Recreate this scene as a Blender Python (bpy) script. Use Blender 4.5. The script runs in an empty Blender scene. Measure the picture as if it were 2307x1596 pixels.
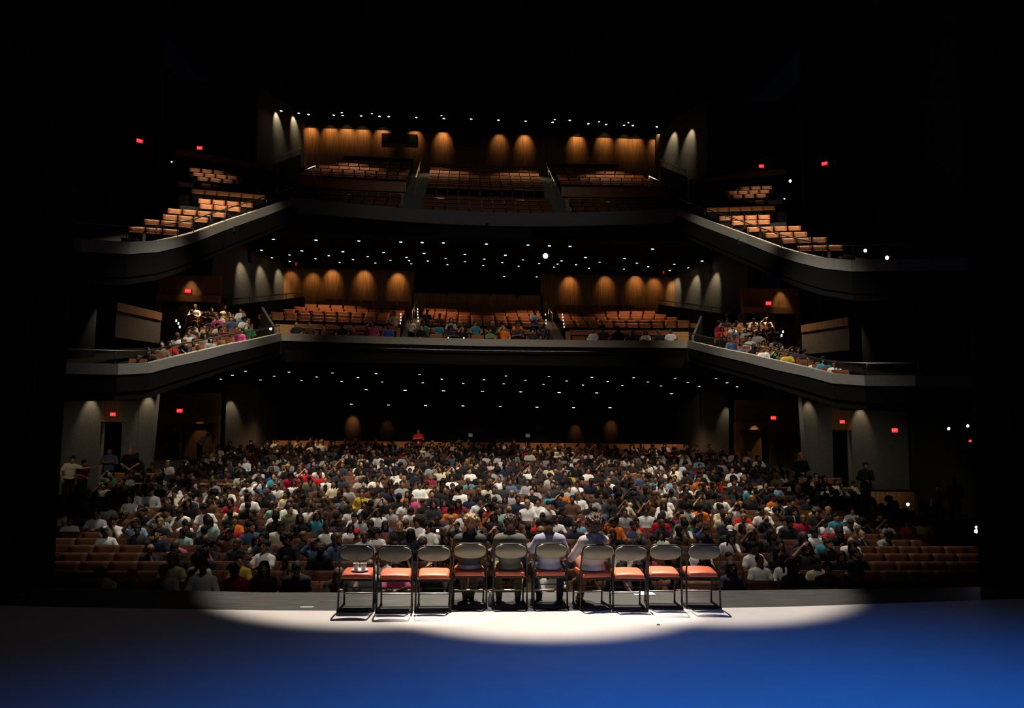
import bpy, math, random
import numpy as np
from mathutils import Vector, Matrix
random.seed(11); rng = np.random.default_rng(11)
SC = bpy.context.scene; COL = SC.collection
PI = math.pi; rad = math.radians

# ------------------------------------------------------------------ camera
FPX = 1760.0
YAW, PIT, ROL = rad(3.55), rad(4.77), rad(0.67)
CAMP = Vector((-0.95, 0.0, 2.45))
FW = Vector((math.sin(YAW)*math.cos(PIT), math.cos(YAW)*math.cos(PIT), math.sin(PIT)))
_r = Vector((math.cos(YAW), -math.sin(YAW), 0)); _u = _r.cross(FW)
RT = _r*math.cos(ROL)+_u*math.sin(ROL); UP = -_r*math.sin(ROL)+_u*math.cos(ROL)
cd = bpy.data.cameras.new('camera'); cam = bpy.data.objects.new('camera', cd); COL.objects.link(cam)
cd.sensor_width = 36.0; cd.lens = FPX/2307*36; cd.clip_end = 300
M = Matrix((RT, UP, -FW)).transposed().to_4x4(); M.translation = CAMP
cam.matrix_world = M; SC.camera = cam

def ray(x, y): return (x-1153.5)/FPX*RT-(y-798)/FPX*UP+FW
def at(x, y, Y):
    d = ray(x, y); return CAMP+d*(Y/d.y)
def atz(x, y, z):
    d = ray(x, y); return CAMP+d*((z-CAMP.z)/d.z)
def proj(p):
    d = Vector(p)-CAMP; w = d.dot(FW); return (1153.5+FPX*d.dot(RT)/w, 798-FPX*d.dot(UP)/w)

# ------------------------------------------------------------------ world, exposure
w = bpy.data.worlds.new('world'); SC.world = w; w.use_nodes = True
bg = w.node_tree.nodes['Background']; bg.inputs[0].default_value = (0.5, 0.6, 1.0, 1); bg.inputs[1].default_value = 0.0012
SC.view_settings.view_transform = 'Standard'; SC.view_settings.look = 'None'
SC.view_settings.gamma = 1.0; SC.view_settings.use_curve_mapping = False
SC.view_settings.exposure = 0.0

# ------------------------------------------------------------------ lights
def spot(loc, tgt, power, deg, blend=.3, col=(1, 1, 1), radius=.1, name='spot_lamp'):
    l = bpy.data.lights.new(name, 'SPOT'); l.energy = power; l.spot_size = rad(deg); l.spot_blend = blend
    l.color = col; l.shadow_soft_size = radius
    o = bpy.data.objects.new(name, l); COL.objects.link(o); o.location = loc
    o.rotation_euler = (Vector(tgt)-Vector(loc)).to_track_quat('-Z', 'Y').to_euler()
    return o
WARM = (1, .72, .42); WHITE = (1, .93, .84); BLUE = (.008, .18, 1.0)
# follow spot and front-of-house lamps that light the row of chairs
spot((0.1, 13.4, 20), (0.12, 11.25, 0), 34000, 14.6, .5, (1, .90, .78), .09)
spot((-1.5, 19.6, 20.5), (-2.0, 12.3, 0), 30000, 14.6, .35, (1, .90, .80), .10)
spot((1.8, 19.6, 20.5), (2.3, 12.3, 0), 26000, 14.6, .35, (1, .90, .80), .10)
# blue stage wash from the grid above the stage
spot((3.4, 2.6, 9), (3.0, 3.7, 0), 2600, 80, 1.0, BLUE, .3)
spot((-0.8, 2.4, 9), (-0.4, 3.5, 0), 1250, 78, 1.0, BLUE, .3)
spot((0, 4.0, 8), (0, 10.8, .6), 85, 44, 1.0, (.80, .80, 1.0), .5)  # added neutral fill on the backs of the seated people
spot((0, 9.0, 13), (0, 9.3, 0), 90, 96, 1.0, (.9, .85, 1.0), .5)  # added wide neutral fill over the stage floor
# overhead lamps on the audience, plus an added frontal pair for faces
spot((-4.2, 21.5, 15.5), (-5.2, 23.8, -.5), 6000, 66, .4, (1, .92, .82), .2)
spot((4.2, 21.5, 15.5), (5.4, 23.8, -.5), 6000, 66, .4, (1, .92, .82), .2)
spot((-1.5, 9.0, 15.5), (-2.6, 22.0, -.5), 2600, 50, .6, (1, .90, .78), .2)  # weak frontal pair added to brighten the audience faces
spot((1.5, 9.0, 15.5), (2.8, 22.0, -.5), 2600, 50, .6, (1, .90, .78), .2)
spot((0, 20, 15), (0, 31, 0), 6400, 56, 1.0, (1, .86, .70), .25)
for x in (-9, -3, 3, 9):       # recessed downlights over the rear stalls
    spot((x, 35.9, 4.0), (x, 37.0, 0), 330, 100, .8, (1, .62, .34), .2)
for x in (-7.5, -2.5, 2.5, 7.5):   # recessed downlights over the first balcony
    spot((x, 37.4, 10.3), (x, 37.6, 5), 560, 88, .6, (1, .52, .26), .12)
for x in (-6.5, -2, 2.2, 6.5):     # downlights over the first balcony front rows
    spot((x, 34.6, 10.3), (x, 33.6, 5), 260, 80, .8, (1, .64, .38), .12)
for x in (-7.5, -2.5, 2.5, 7.5):   # ceiling downlights over the upper balcony
    spot((x, 43.9, 19.4), (x, 42.9, 14), 620, 80, .6, (1, .70, .40), .08)
spot((0, 24, 21), (0, 36.5, 11.8), 520, 62, .8, (.9, .95, 1), .3)  # added dim fill for the upper balcony centre front
for s in (-1, 1):
    spot((s*12.4, 24.5, 3.0), (s*13.4, 27.8, .2), 100, 92, .8, (1, .86, .68), .15)   # lamps added under the balcony arms to light the standing people
    spot((s*11.6, 30.2, 3.9), (s*12.0, 31.6, 0), 80, 104, .8, (1, .80, .58), .15)  # second added lamp each side, for the dark side rows
    spot((s*10.8, 27.6, 19), (s*10.6, 27.2, 9.3), 15500, 46, .5, (1, .74, .46), .10)   # side arms, upper
    spot((s*5.0, 20.0, 17.5), (s*9.4, 28.6, 9.7), 5200, 32, .7, (1, .88, .68), .12)
    spot((s*13.2, 33.5, 19), (s*12.6, 34.2, 13), 2600, 30, .8, (1, .74, .46), .10)
    spot((s*11.2, 32.0, 8.9), (s*11.2, 30.0, 5), 1000, 84, .7, (1, .70, .42), .15)  # first balcony side blocks
    spot((s*10.4, 26.4, 7.2), (s*9.9, 26.0, 3.5), 110, 76, .8, (1, .74, .46), .15)

# ------------------------------------------------------------------ materials
MATS = {}
def mat(name, col, rough=.7, metal=0., spec=.5, noise=0., nscale=8., kind=None, emit=None, coat=0.):
    if name in MATS: return MATS[name]
    m = bpy.data.materials.new(name); m.use_nodes = True; nt = m.node_tree; b = nt.nodes['Principled BSDF']
    b.inputs['Roughness'].default_value = rough; b.inputs['Metallic'].default_value = metal
    b.inputs['Specular IOR Level'].default_value = spec
    b.inputs['Coat Weight'].default_value = coat
    c = (*col, 1); b.inputs['Base Color'].default_value = c
    if emit:
        b.inputs['Emission Color'].default_value = (*emit[:3], 1); b.inputs['Emission Strength'].default_value = emit[3]
    if noise or kind:
        tc = nt.nodes.new('ShaderNodeTexCoord'); mp = nt.nodes.new('ShaderNodeMapping')
        nt.links.new(tc.outputs['Object'], mp.inputs[0])
        n = nt.nodes.new('ShaderNodeTexNoise'); n.inputs['Scale'].default_value = nscale; n.inputs['Detail'].default_value = 5
        if kind == 'slats': mp.inputs['Scale'].default_value = (6, 6, .25)
        if kind == 'wood': mp.inputs['Scale'].default_value = (.6, 6, 6)
        nt.links.new(mp.outputs[0], n.inputs[0])
        r = nt.nodes.new('ShaderNodeValToRGB'); k = noise or .3
        r.color_ramp.elements[0].position = .3; r.color_ramp.elements[1].position = .7
        r.color_ramp.elements[0].color = tuple(v*(1-k) for v in col)+(1,)
        r.color_ramp.elements[1].color = tuple(min(1, v*(1+k)) for v in col)+(1,)
        nt.links.new(n.outputs['Fac'], r.inputs[0]); nt.links.new(r.outputs[0], b.inputs['Base Color'])
        bp = nt.nodes.new('ShaderNodeBump'); bp.inputs['Strength'].default_value = .15; bp.inputs['Distance'].default_value = .01
        nt.links.new(n.outputs['Fac'], bp.inputs['Height']); nt.links.new(bp.outputs[0], b.inputs['Normal'])
    MATS[name] = m; return m
black = mat('matte_black_paint', (.006, .006, .007), .9, spec=.1)
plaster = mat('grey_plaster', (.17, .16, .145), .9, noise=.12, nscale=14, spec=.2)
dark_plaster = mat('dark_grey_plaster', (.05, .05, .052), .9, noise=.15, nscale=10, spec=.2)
soffit_m = mat('dark_soffit_paint', (.007, .007, .0075), .95, noise=.1, spec=.05)
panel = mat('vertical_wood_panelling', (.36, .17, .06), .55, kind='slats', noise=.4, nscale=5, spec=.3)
trimwood = mat('oiled_wood_trim', (.55, .26, .09), .45, kind='wood', noise=.25, nscale=5)
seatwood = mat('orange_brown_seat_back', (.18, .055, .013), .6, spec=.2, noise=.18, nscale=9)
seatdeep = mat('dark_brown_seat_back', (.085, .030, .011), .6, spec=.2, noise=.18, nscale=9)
seatpan = mat('pale_highlight_lip', (.42, .24, .12), .13, noise=.1, coat=.6)
seatdark = mat('dark_seat_frame', (.02, .018, .018), .5)
carpet = mat('dark_carpet', (.018, .016, .018), .95, noise=.3, nscale=40, spec=.1)
stepcarpet = mat('grey_step_carpet', (.16, .16, .14), .95, noise=.3, nscale=40, spec=.1)
steel = mat('brushed_steel', (.55, .53, .5), .3, metal=1)
railm = mat('dark_rail_steel', (.12, .12, .12), .35, metal=1)
stage_m = mat('pale_stage_floor', (.62, .575, .52), .62, noise=.04, nscale=3, spec=.25)
apron_m = mat('black_apron_boards', (.05, .047, .043), .6, spec=.25, noise=.45, nscale=4, kind='wood')
darkpanel = mat('shade_darkened_panelling', (.035, .018, .01), .7, kind='slats', noise=.4, nscale=5, spec=.15)  # wood panelling with the shade of the back wall put into its colour
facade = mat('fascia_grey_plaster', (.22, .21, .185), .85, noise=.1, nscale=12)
emis_w = mat('lamp_lens_white', (1, 1, 1), emit=(1, .96, .9, 14))
emis_y = mat('lamp_lens_warm', (1, .9, .6), emit=(1, .82, .5, 7))
emis_v = mat('lamp_lens_violet', (.8, .75, 1), emit=(.62, .5, 1, 40))
emis_b = mat('screen_blue_light', (.2, .4, 1), emit=(.25, .4, 1, 9))
emis_r = mat('exit_red_glow', (.8, .02, .02), emit=(1, .012, .02, 1.5))
emis_l = mat('exit_letter_glow', (1, .3, .25), emit=(1, .12, .09, 2.6))
emis_s = mat('step_light_lens', (1, 1, .85), emit=(1, .95, .75, 3))
emis_d = mat('dim_red_indicator', (.7, 0, 0), emit=(1, 0, .03, .9))

# ------------------------------------------------------------------ mesh helpers
class MB:
    def __init__(s): s.v = []; s.f = []; s.m = []
    def add(s, vs, fs, mi=0):
        o = len(s.v); s.v += [tuple(p) for p in vs]; s.f += [tuple(i+o for i in f) for f in fs]; s.m += [mi]*len(fs)
    def box(s, c, d, rz=0, mi=0, rx=0, bev=0):
        x, y, z = d[0]/2, d[1]/2, d[2]/2
        R = Matrix.Rotation(rz, 3, 'Z') @ Matrix.Rotation(rx, 3, 'X'); c = Vector(c)
        if bev:
            P = []
            for zz, k in ((-z, 1), (-z+bev, 0), (z-bev, 0), (z, 1)):
                e = bev*k; q = bev
                for a, b in ((-x+q, -y+e), (x-q, -y+e), (x-e, -y+q), (x-e, y-q), (x-q, y-e), (-x+q, y-e), (-x+e, y-q), (-x+e, -y+q)):
                    P.append(c+R @ Vector((a, b, zz)))
            F = [tuple(range(7, -1, -1)), tuple(range(24, 32))]
            for l in range(3):
                for i in range(8): F.append((l*8+i, l*8+(i+1) % 8, l*8+8+(i+1) % 8, l*8+8+i))
            s.add(P, F, mi); return
        P = [c+R @ Vector((a*x, b*y, e*z)) for e in (-1, 1) for a, b in ((-1, -1), (1, -1), (1, 1), (-1, 1))]
        s.add(P, [(3, 2, 1, 0), (4, 5, 6, 7), (0, 1, 5, 4), (1, 2, 6, 5), (2, 3, 7, 6), (3, 0, 4, 7)], mi)
    def hexa(s, bot, top, mi=0):     # prism between two polygons of equal length
        n = len(bot); s.add(list(bot)+list(top), [tuple(range(n-1, -1, -1)), tuple(range(n, 2*n))]+[(i, (i+1) % n, n+(i+1) % n, n+i) for i in range(n)], mi)
    def tube(s, pts, r, n=8, mi=0, closed=False):
        pts = [Vector(p) for p in pts]; N = len(pts); rr = r if isinstance(r, (list, tuple)) else [r]*N
        P = []
        for i, p in enumerate(pts):
            if closed: t = pts[(i+1) % N]-pts[i-1]
            else: t = pts[min(i+1, N-1)]-pts[max(i-1, 0)]
            t.normalize(); a = Vector((0, 0, 1)) if abs(t.z) < .85 else Vector((0, 1, 0)); u = t.cross(a).normalized(); v = u.cross(t)
            P += [p+(u*math.cos(2*PI*k/n)+v*math.sin(2*PI*k/n))*rr[i] for k in range(n)]
        F = [(i*n+k, i*n+(k+1) % n, ((i+1) % N)*n+(k+1) % n, ((i+1) % N)*n+k) for i in range(N if closed else N-1) for k in range(n)]
        if not closed: F += [tuple(range(n-1, -1, -1)), tuple(range((N-1)*n, N*n))]
        s.add(P, F, mi)
    def lathe(s, prof, c=(0, 0, 0), n=16, mi=0):
        P = [(c[0]+r*math.cos(2*PI*k/n), c[1]+r*math.sin(2*PI*k/n), c[2]+z) for r, z in prof for k in range(n)]
        L = len(prof); F = [(i*n+k, i*n+(k+1) % n, (i+1)*n+(k+1) % n, (i+1)*n+k) for i in range(L-1) for k in range(n)]
        F += [tuple(range(n-1, -1, -1)), tuple(range((L-1)*n, L*n))]; s.add(P, F, mi)
    def ellip(s, c, r, n=10, mi=0):
        m = n//2; P = []; c = Vector(c)
        for i in range(1, m):
            a = PI*i/m
            for k in range(n): P.append(c+Vector((r[0]*math.sin(a)*math.cos(2*PI*k/n), r[1]*math.sin(a)*math.sin(2*PI*k/n), r[2]*math.cos(a))))
        P += [c+Vector((0, 0, r[2])), c-Vector((0, 0, r[2]))]; t = len(P)-2
        F = [(i*n+k, (i+1)*n+k, (i+1)*n+(k+1) % n, i*n+(k+1) % n) for i in range(m-2) for k in range(n)]
        F += [(t, k, (k+1) % n) for k in range(n)]+[(t+1, (m-2)*n+(k+1) % n, (m-2)*n+k) for k in range(n)]
        s.add(P, F, mi)
    def mesh(s, name, mats, smooth=False):
        me = bpy.data.meshes.new(name); me.from_pydata(s.v, [], s.f); me.update()
        for m in (mats if isinstance(mats, (list, tuple)) else [mats]): me.materials.append(m)
        me.polygons.foreach_set('material_index', s.m)
        if smooth: me.polygons.foreach_set('use_smooth', [True]*len(s.f))
        return me
    def build(s, name, mats, parent=None, smooth=False):
        return link(name, s.mesh(name, mats, smooth), parent)
def link(name, me, parent=None, loc=None):
    o = bpy.data.objects.new(name, me); COL.objects.link(o)
    if parent: o.parent = parent
    if loc is not None: o.location = loc
    return o
def tag(o, label, cat, group=None, kind=None):
    o['label'] = label; o['category'] = cat
    if group: o['group'] = group
    if kind: o['kind'] = kind
    return o
def empty(name, loc, label, cat, group=None, rz=0):
    o = bpy.data.objects.new(name, None); COL.objects.link(o); o.location = loc; o.rotation_euler = (0, 0, rz); o.empty_display_size = .1
    return tag(o, label, cat, group)
def structure(name, b, m, label=None):
    o = b.build(name, m); o['kind'] = 'structure'
    return o
ORD = ['first', 'second', 'third', 'fourth', 'fifth', 'sixth', 'seventh', 'eighth', 'ninth', 'tenth', 'eleventh', 'twelfth', 'thirteenth', 'fourteenth', 'fifteenth', 'sixteenth', 'seventeenth', 'eighteenth', 'nineteenth', 'twentieth']
def ordn(i):
    if i < 20: return ORD[i]
    t = ['twenty', 'thirty', 'forty', 'fifty'][(i+1)//10-2]; k = (i+1) % 10
    return {'twenty': 'twentieth', 'thirty': 'thirtieth', 'forty': 'fortieth', 'fifty': 'fiftieth'}[t] if k == 0 else t+'-'+ORD[k-1]
# ================================================================== THE HALL
# stage deck: pale floor with a bowed front edge, then the black apron
edgeA = [(-14, 11.5), (-9, 10.85), (-5.65, 10.47), (-3.4, 10.30), (0, 10.19), (3.6, 10.42), (6.26, 10.74), (9, 11.1), (14, 11.8)]
edgeB = [(-14, 12.3), (-9, 11.9), (-6.44, 11.65), (-3.65, 11.34), (0.1, 11.31), (3.35, 11.43), (6.26, 11.55), (9, 11.9), (14, 12.3)]
b = MB()
for (x0, y0), (x1, y1) in zip(edgeA, edgeA[1:]):
    b.hexa([(x0, -6, -.3), (x1, -6, -.3), (x1, y1, -.3), (x0, y0, -.3)], [(x0, -6, 0), (x1, -6, 0), (x1, y1, 0), (x0, y0, 0)])
structure('floor', b, stage_m)
b = MB()
for i in range(8):
    (x0, y0), (x1, y1) = edgeA[i], edgeA[i+1]; (u0, v0), (u1, v1) = edgeB[i], edgeB[i+1]
    b.hexa([(x0, y0, -1.6), (x1, y1, -1.6), (u1, v1, -1.6), (u0, v0, -1.6)], [(x0, y0, -.002), (x1, y1, -.002), (u1, v1, -.002), (u0, v0, -.002)])
structure('floor_apron', b, apron_m)
# strips of pale tape on the apron
for (xa, ya, xb, yb, lb) in ((676, 1369, 706, 1369, 'short strip of pale tape lying on the black apron left of the chairs'), (1010, 1345, 1020, 1345, 'small pale tape mark on the apron between the third and fourth chairs')):
    p = atz(xa, ya, 0); q = atz(xb, yb, 0); t = MB(); c = (p+q)/2
    t.box((0, 0, .003), ((q-p).length, .035, .003)); o = t.build('floor_tape', mat('white_gaffer_tape', (.8, .78, .7), .6)); o.location = (c.x, c.y, 0)
    tag(o, lb, 'tape')
p = atz(1483, 1409, 0); t = MB(); t.lathe([(.012, 0), (.02, .004), (.017, .011), (.005, .013)], n=10)
o = t.build('floor_debris', mat('dark_crumb', (.12, .11, .1), .9), smooth=True); o.location = p
tag(o, 'small dark speck lying on the bright stage floor right of the shadows', 'debris')

# proscenium
b = MB(); b.box((-10.1, 11.75, 7), (6.3, .9, 18)); structure('wall_proscenium_left', b, black)
b = MB(); b.box((10.45, 11.75, 7), (6.3, .9, 18)); structure('wall_proscenium_right', b, black)
b = MB(); b.box((0, -6.1, 7), (40, .2, 18)); structure('wall_stage_back', b, black)
for s, nm in ((-1, 'left'), (1, 'right')):
    b = MB(); b.box((s*14, 3, 7), (.2, 18.3, 18)); structure('wall_stage_'+nm, b, black)

# stalls floor in steps
def gz(Y): return float(np.interp(Y, [13, 14, 20.3, 24, 28, 33, 39, 44], [-1.36, -1.33, -1.24, -1.02, -.72, -.28, .2, .25]))
b = MB()
b.box((0, 12.9, -1.62), (34, 1.4, .3))
GROWS = [14.0+.9*k for k in range(28)]
for Y in GROWS: b.box((0, Y-.05, gz(Y)-.25), (34, .92, .5))
b.box((0, 41.2, .1), (34, 4.6, .3))
structure('floor_stalls', b, carpet)

# outer side walls, back walls, ceiling
for s, nm in ((-1, 'left'), (1, 'right')):
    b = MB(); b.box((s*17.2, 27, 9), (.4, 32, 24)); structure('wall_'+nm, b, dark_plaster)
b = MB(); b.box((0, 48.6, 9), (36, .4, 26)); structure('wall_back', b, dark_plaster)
b = MB(); b.box((0, 21, 24), (36, 55, .4)); structure('ceiling', b, soffit_m)
# ceiling slab over the upper balcony: downlights sit in it
b = MB(); b.box((0, 42.9, 19.95), (21.6, 4.6, .5)); b.box((0, 45, 21.0), (30, 6.4, .4)); structure('ceiling_balcony', b, soffit_m)

# ---- stalls level walls
Z0 = -.9
b = MB()
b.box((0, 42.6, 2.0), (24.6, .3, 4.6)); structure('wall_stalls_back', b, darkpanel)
for s, nm in ((-1, 'left'), (1, 'right')):
    # front pier wall at Y 30 with exit doorway
    b = MB(); Y = 30.2
    b.box((s*15.5, Y, 1.3), (2.3, .35, 4.6)); b.box((s*13.08, Y, 1.3), (1.0, .35, 4.6)); b.box((s*13.96, Y, 3.3), (.8, .35, .55))
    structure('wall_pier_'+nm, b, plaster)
    b = MB(); b.box((s*13.96, Y-.12, 2.6), (.80, .1, .85)); structure('trim_1' if s < 0 else 'trim_2', b, panel)
    # slanting pier edge and return
    b = MB(); b.hexa([(s*12.58, Y-.2, -1), (s*12.98, Y-.2, -1), (s*12.98, Y+.5, -1), (s*12.7, Y+.5, -1)], [(s*12.35, Y-.2, 3.6), (s*12.98, Y-.2, 3.6), (s*12.98, Y+.5, 3.6), (s*12.5, Y+.5, 3.6)])
    structure('wall_return_'+nm, b, plaster)
    # wood door wall at Y 37
    b = MB(); Y = 37.2
    b.box((s*13.95, Y, 2.95), (3.5, .2, 1.1)); b.box((s*13.95, Y-.14, 2.25), (3.5, .2, .36), mi=1)
    b.box((s*12.3, Y, 1.1), (.22, .25, 2.7), mi=1); b.box((s*14.0, Y-.05, 1.0), (.24, .25, 2.4), mi=1); b.box((s*15.6, Y, 1.1), (.22, .25, 2.7), mi=1)
    structure('wall_door_'+nm, b, [panel, trimwood])
    # door leaves
    n0 = 1 if s < 0 else 3
    for j, (cx, ang) in enumerate(((s*13.1, 0 if s < 0 else -.9), (s*14.8, 0))):
        b = MB(); b.box((0, 0, 0), (1.3, .06, 2.3), bev=.01)
        d = b.build('door_%d' % (n0+j), panel); d['kind'] = 'structure'; d.location = (cx, Y+(.0 if not ang else .45), .95); d.rotation_euler = (0, 0, ang)
        h = MB(); h.tube([(-s*.5, -.03, -.1), (-s*.5, -.09, -.1), (-s*.5, -.09, .2), (-s*.5, -.03, .2)], .012, 6); h.build('door_handle', steel, d, True)
    # plain wall between door wall and back wall
    b = MB(); b.box((s*11.55, 38.2, 1.75), (1.3, .3, 4.6)); b.box((s*10.9, 40.4, 1.75), (.2, 4.3, 4.6))
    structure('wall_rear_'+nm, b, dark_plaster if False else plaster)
    # curved wooden parapet caps at the foot of the pier walls
    b = MB()
    pts = [Vector((s*(12.3+1.2*math.sin(a)), 29.2-.5*math.cos(a), .35)) for a in np.linspace(-.6, 1.1, 8)]
    b.tube(pts, .045, 6); q = MB()
    for p0, p1 in zip(pts, pts[1:]): q.hexa([p0-Vector((0, .03, 1.2)), p1-Vector((0, .03, 1.2)), p1-Vector((0, -.03, 1.2)), p0-Vector((0, -.03, 1.2))], [p0-Vector((0, .03, .04)), p1-Vector((0, .03, .04)), p1-Vector((0, -.03, .04)), p0-Vector((0, -.03, .04))])
    r = empty('curved_parapet', (0, 0, 0), 'curved wooden parapet wall at the %s stalls exit' % nm, 'parapet')
    q.build('parapet_panel', panel, r); b.build('cap_rail', trimwood, r, True)
    if s > 0:
        r2 = empty('curved_parapet', (0, 0, 0), 'curved wooden parapet wall beside the far right lit pier', 'parapet')
        o = link('parapet_panel', r.children[0].data, r2); o = link('cap_rail', r.children[1].data, r2); r2.location = (1.5, -2.4, -.2)
        for q in r2.children:
            if q.name.startswith('parapet_panel'): q.material_slots[0].link = 'OBJECT'; q.material_slots[0].material = black  # wood panel coloured black for shade, so only its cap shows
    # steps up to the doors
    b = MB()
    for k in range(5): b.box((s*13.6, 33.4+k*.34, -.35+.17*k), (1.5, .34, .17))
    b.box((s*13.6, 36.1, .38), (1.6, 2.0, .2))
    structure('floor_steps_'+nm, b, stepcarpet)
    # long low rail with a wooden cap between front and rear stalls
    b = MB(); c = MB()
    x0, x1 = (7.2, 13.2)
    b.box((s*(x0+x1)/2, 27.5, -.32), (x1-x0, .08, .85)); c.box((s*(x0+x1)/2, 27.5, .13), (x1-x0, .13, .045))
    r = empty('stalls_parapet', (0, 0, 0), 'low parapet with wooden cap crossing the %s stalls between the seats' % nm, 'parapet')
    b.build('parapet_panel', dark_plaster, r); c.build('cap_rail', trimwood, r)
# control booth window at the stalls back wall
b = MB(); b.box((0, 42.35, 2.3), (8.2, .1, 1.1)); structure('window_1', b, mat('dark_booth_glass', (.004, .004, .005), .08, spec=.5))
# low wooden rail behind the last stalls row
b = MB(); b.box((0, 39.3, .75), (20.5, .1, 1.05)); structure('trim_3', b, trimwood)
# stalls soffit (underside of first balcony), sloping down to the back
prof = [(31.3, 4.62), (33, 4.42), (35, 4.28), (37, 4.12), (38.8, 3.8), (41, 3.2), (43, 3.15)]
b = MB()
for (y0, z0), (y1, z1) in zip(prof, prof[1:]): b.hexa([(-13.4, y0, z0), (13.4, y0, z0), (13.4, y1, z1), (-13.4, y1, z1)], [(-13.4, y0, z0+.3), (13.4, y0, z0+.3), (13.4, y1, z1+.3), (-13.4, y1, z1+.3)])
structure('ceiling_stalls', b, soffit_m)

# ---- balcony fascias: symmetric, centre bowed away, side arms stepping down to the stage
U_ARM = [(8.23, 33, 11.72), (8.79, 31, 10.75), (9.47, 28, 9.40), (9.67, 25.5, 8.38), (9.63, 24, 7.88), (9.68, 22.5, 7.40), (9.85, 21, 7.02), (10.6, 20, 6.85), (12.2, 19.4, 6.8), (17, 19.2, 6.8)]
M_ARM = [(8.1, 31, 5.71), (8.5, 28.5, 5.2), (8.65, 26, 4.78), (8.70, 23.5, 4.35), (8.70, 21.5, 4.02), (8.75, 20, 3.75), (9.1, 19, 3.65), (10.0, 18.3, 3.62), (12, 17.9, 3.62), (17, 17.8, 3.62)]
def fascia(name, path, t, hgt, m, cap=None):
    b = MB()
    pts = [Vector(p) for p in path]
    nr = []
    for i in range(len(pts)):
        d = pts[min(i+1, len(pts)-1)]-pts[max(i-1, 0)]; d.z = 0; d.normalize(); nr.append(Vector((-d.y, d.x, 0)))
    for i in range(len(pts)-1):
        a0, a1 = pts[i], pts[i+1]; n0, n1 = nr[i]*t, nr[i+1]*t; h0 = Vector((0, 0, hgt[i] if isinstance(hgt, list) else hgt)); h1 = Vector((0, 0, hgt[i+1] if isinstance(hgt, list) else hgt))
        b.hexa([a0-h0, a1-h1, a1+n1-h1, a0+n0-h0], [a0, a1, a1+n1, a0+n0])
    structure(name, b, m)
def bow(hw, Y0, c, z, n=9): return [(x, Y0-c*x*x, z) for x in np.linspace(-hw, hw, n)]
for nm, arm, Y0, c, zc, hh in (('upper', U_ARM, 34.9, .028, 11.82, .62), ('first', M_ARM, 32.3, .0198, 5.76, .30)):
    cen = bow(arm[0][0], Y0, c, zc); cen = [(x, y, zc+(arm[0][2]-zc)*(abs(x)/arm[0][0])**3) for x, y, z in cen]
    fascia('balcony_front_'+nm+'_centre', cen, .16, hh, plaster if nm == 'upper' else facade)
    ah = [hh*.5+.0]+[.33]*(len(arm)-1)
    if nm == 'first': ah = [.3]*4+[.26]*6
    fascia('balcony_front_'+nm+'_right', [(x, y, z) for x, y, z in arm], .16, ah, facade)
    fascia('balcony_front_'+nm+'_left', [(-x, y, z) for x, y, z in arm][::-1], .16, ah[::-1], facade)
    # black underside slab following the plan
    b = MB()
    zs = arm
    for s in (-1, 1):
        for (x0, y0, z0), (x1, y1, z1) in zip(arm, arm[1:]):
            if x1 > 13: continue
            dd = .95 if nm == 'upper' else .68; z0b, z1b = z0-dd, z1-dd
            P = [(s*(x0+.05), y0, z0b), (s*(x1+.05), y1, z1b), (s*17, y1, z1b), (s*17, y0, z0b)]
            t0 = .34 if nm == 'upper' else .27
            Q = [(s*(x0+.02), y0, z0b), (s*(x1+.02), y1, z1b), (s*(x1+.12), y1, z1b), (s*(x0+.12), y0, z0b)]; T_ = [(q[0], q[1], zz-t0) for q, zz in zip(Q, (z0, z1, z1, z0))]
            b.hexa(Q if s > 0 else Q[::-1], T_ if s > 0 else T_[::-1])
            if s < 0: P = P[::-1]
            b.hexa([(p[0], p[1], p[2]-.2) for p in P], P)
    structure('ceiling_under_'+nm+'_arms', b, soffit_m)
# dark valance and soffit under the upper balcony centre
b = MB()
cen = bow(8.23, 34.95, .028, 11.2)
for (x0, y0, z0), (x1, y1, z1) in zip(cen, cen[1:]):
    b.hexa([(x0, y0+.05, 10.75), (x1, y1+.05, 10.75), (x1, 41.4, 10.6), (x0, 41.4, 10.6)], [(x0, y0+.05, 11.25), (x1, y1+.05, 11.25), (x1, 41.4, 10.9), (x0, 41.4, 10.9)])
for s in (-1, 1): b.box((s*12.3, 37.2, 10.9), (8.6, 9, .3))
structure('ceiling_under_upper', b, soffit_m)
b = MB()
cen = bow(8.1, 32.35, .0198, 5.5)
for (x0, y0, z0), (x1, y1, z1) in zip(cen, cen[1:]):
    b.hexa([(x0, y0+.02, 4.6), (x1, y1+.02, 4.6), (x1, 34, 4.45), (x0, 34, 4.45)], [(x0, y0+.02, 5.45), (x1, y1+.02, 5.45), (x1, 34, 5.3), (x0, 34, 5.3)])
for s in (-1, 1): b.box((s*12.5, 36.2, 4.75), (9, 10, .3))
structure('ceiling_under_first', b, soffit_m)
# thin cable tray under the first balcony edge
b = MB(); b.tube([(x, 32.2-.0198*x*x, 5.26) for x in np.linspace(-5.3, 5.3, 9)], .025, 6)
o = b.build('lighting_pipe', railm, None, True); tag(o, 'thin steel lighting pipe hanging just below the first balcony front', 'pipe')

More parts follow.
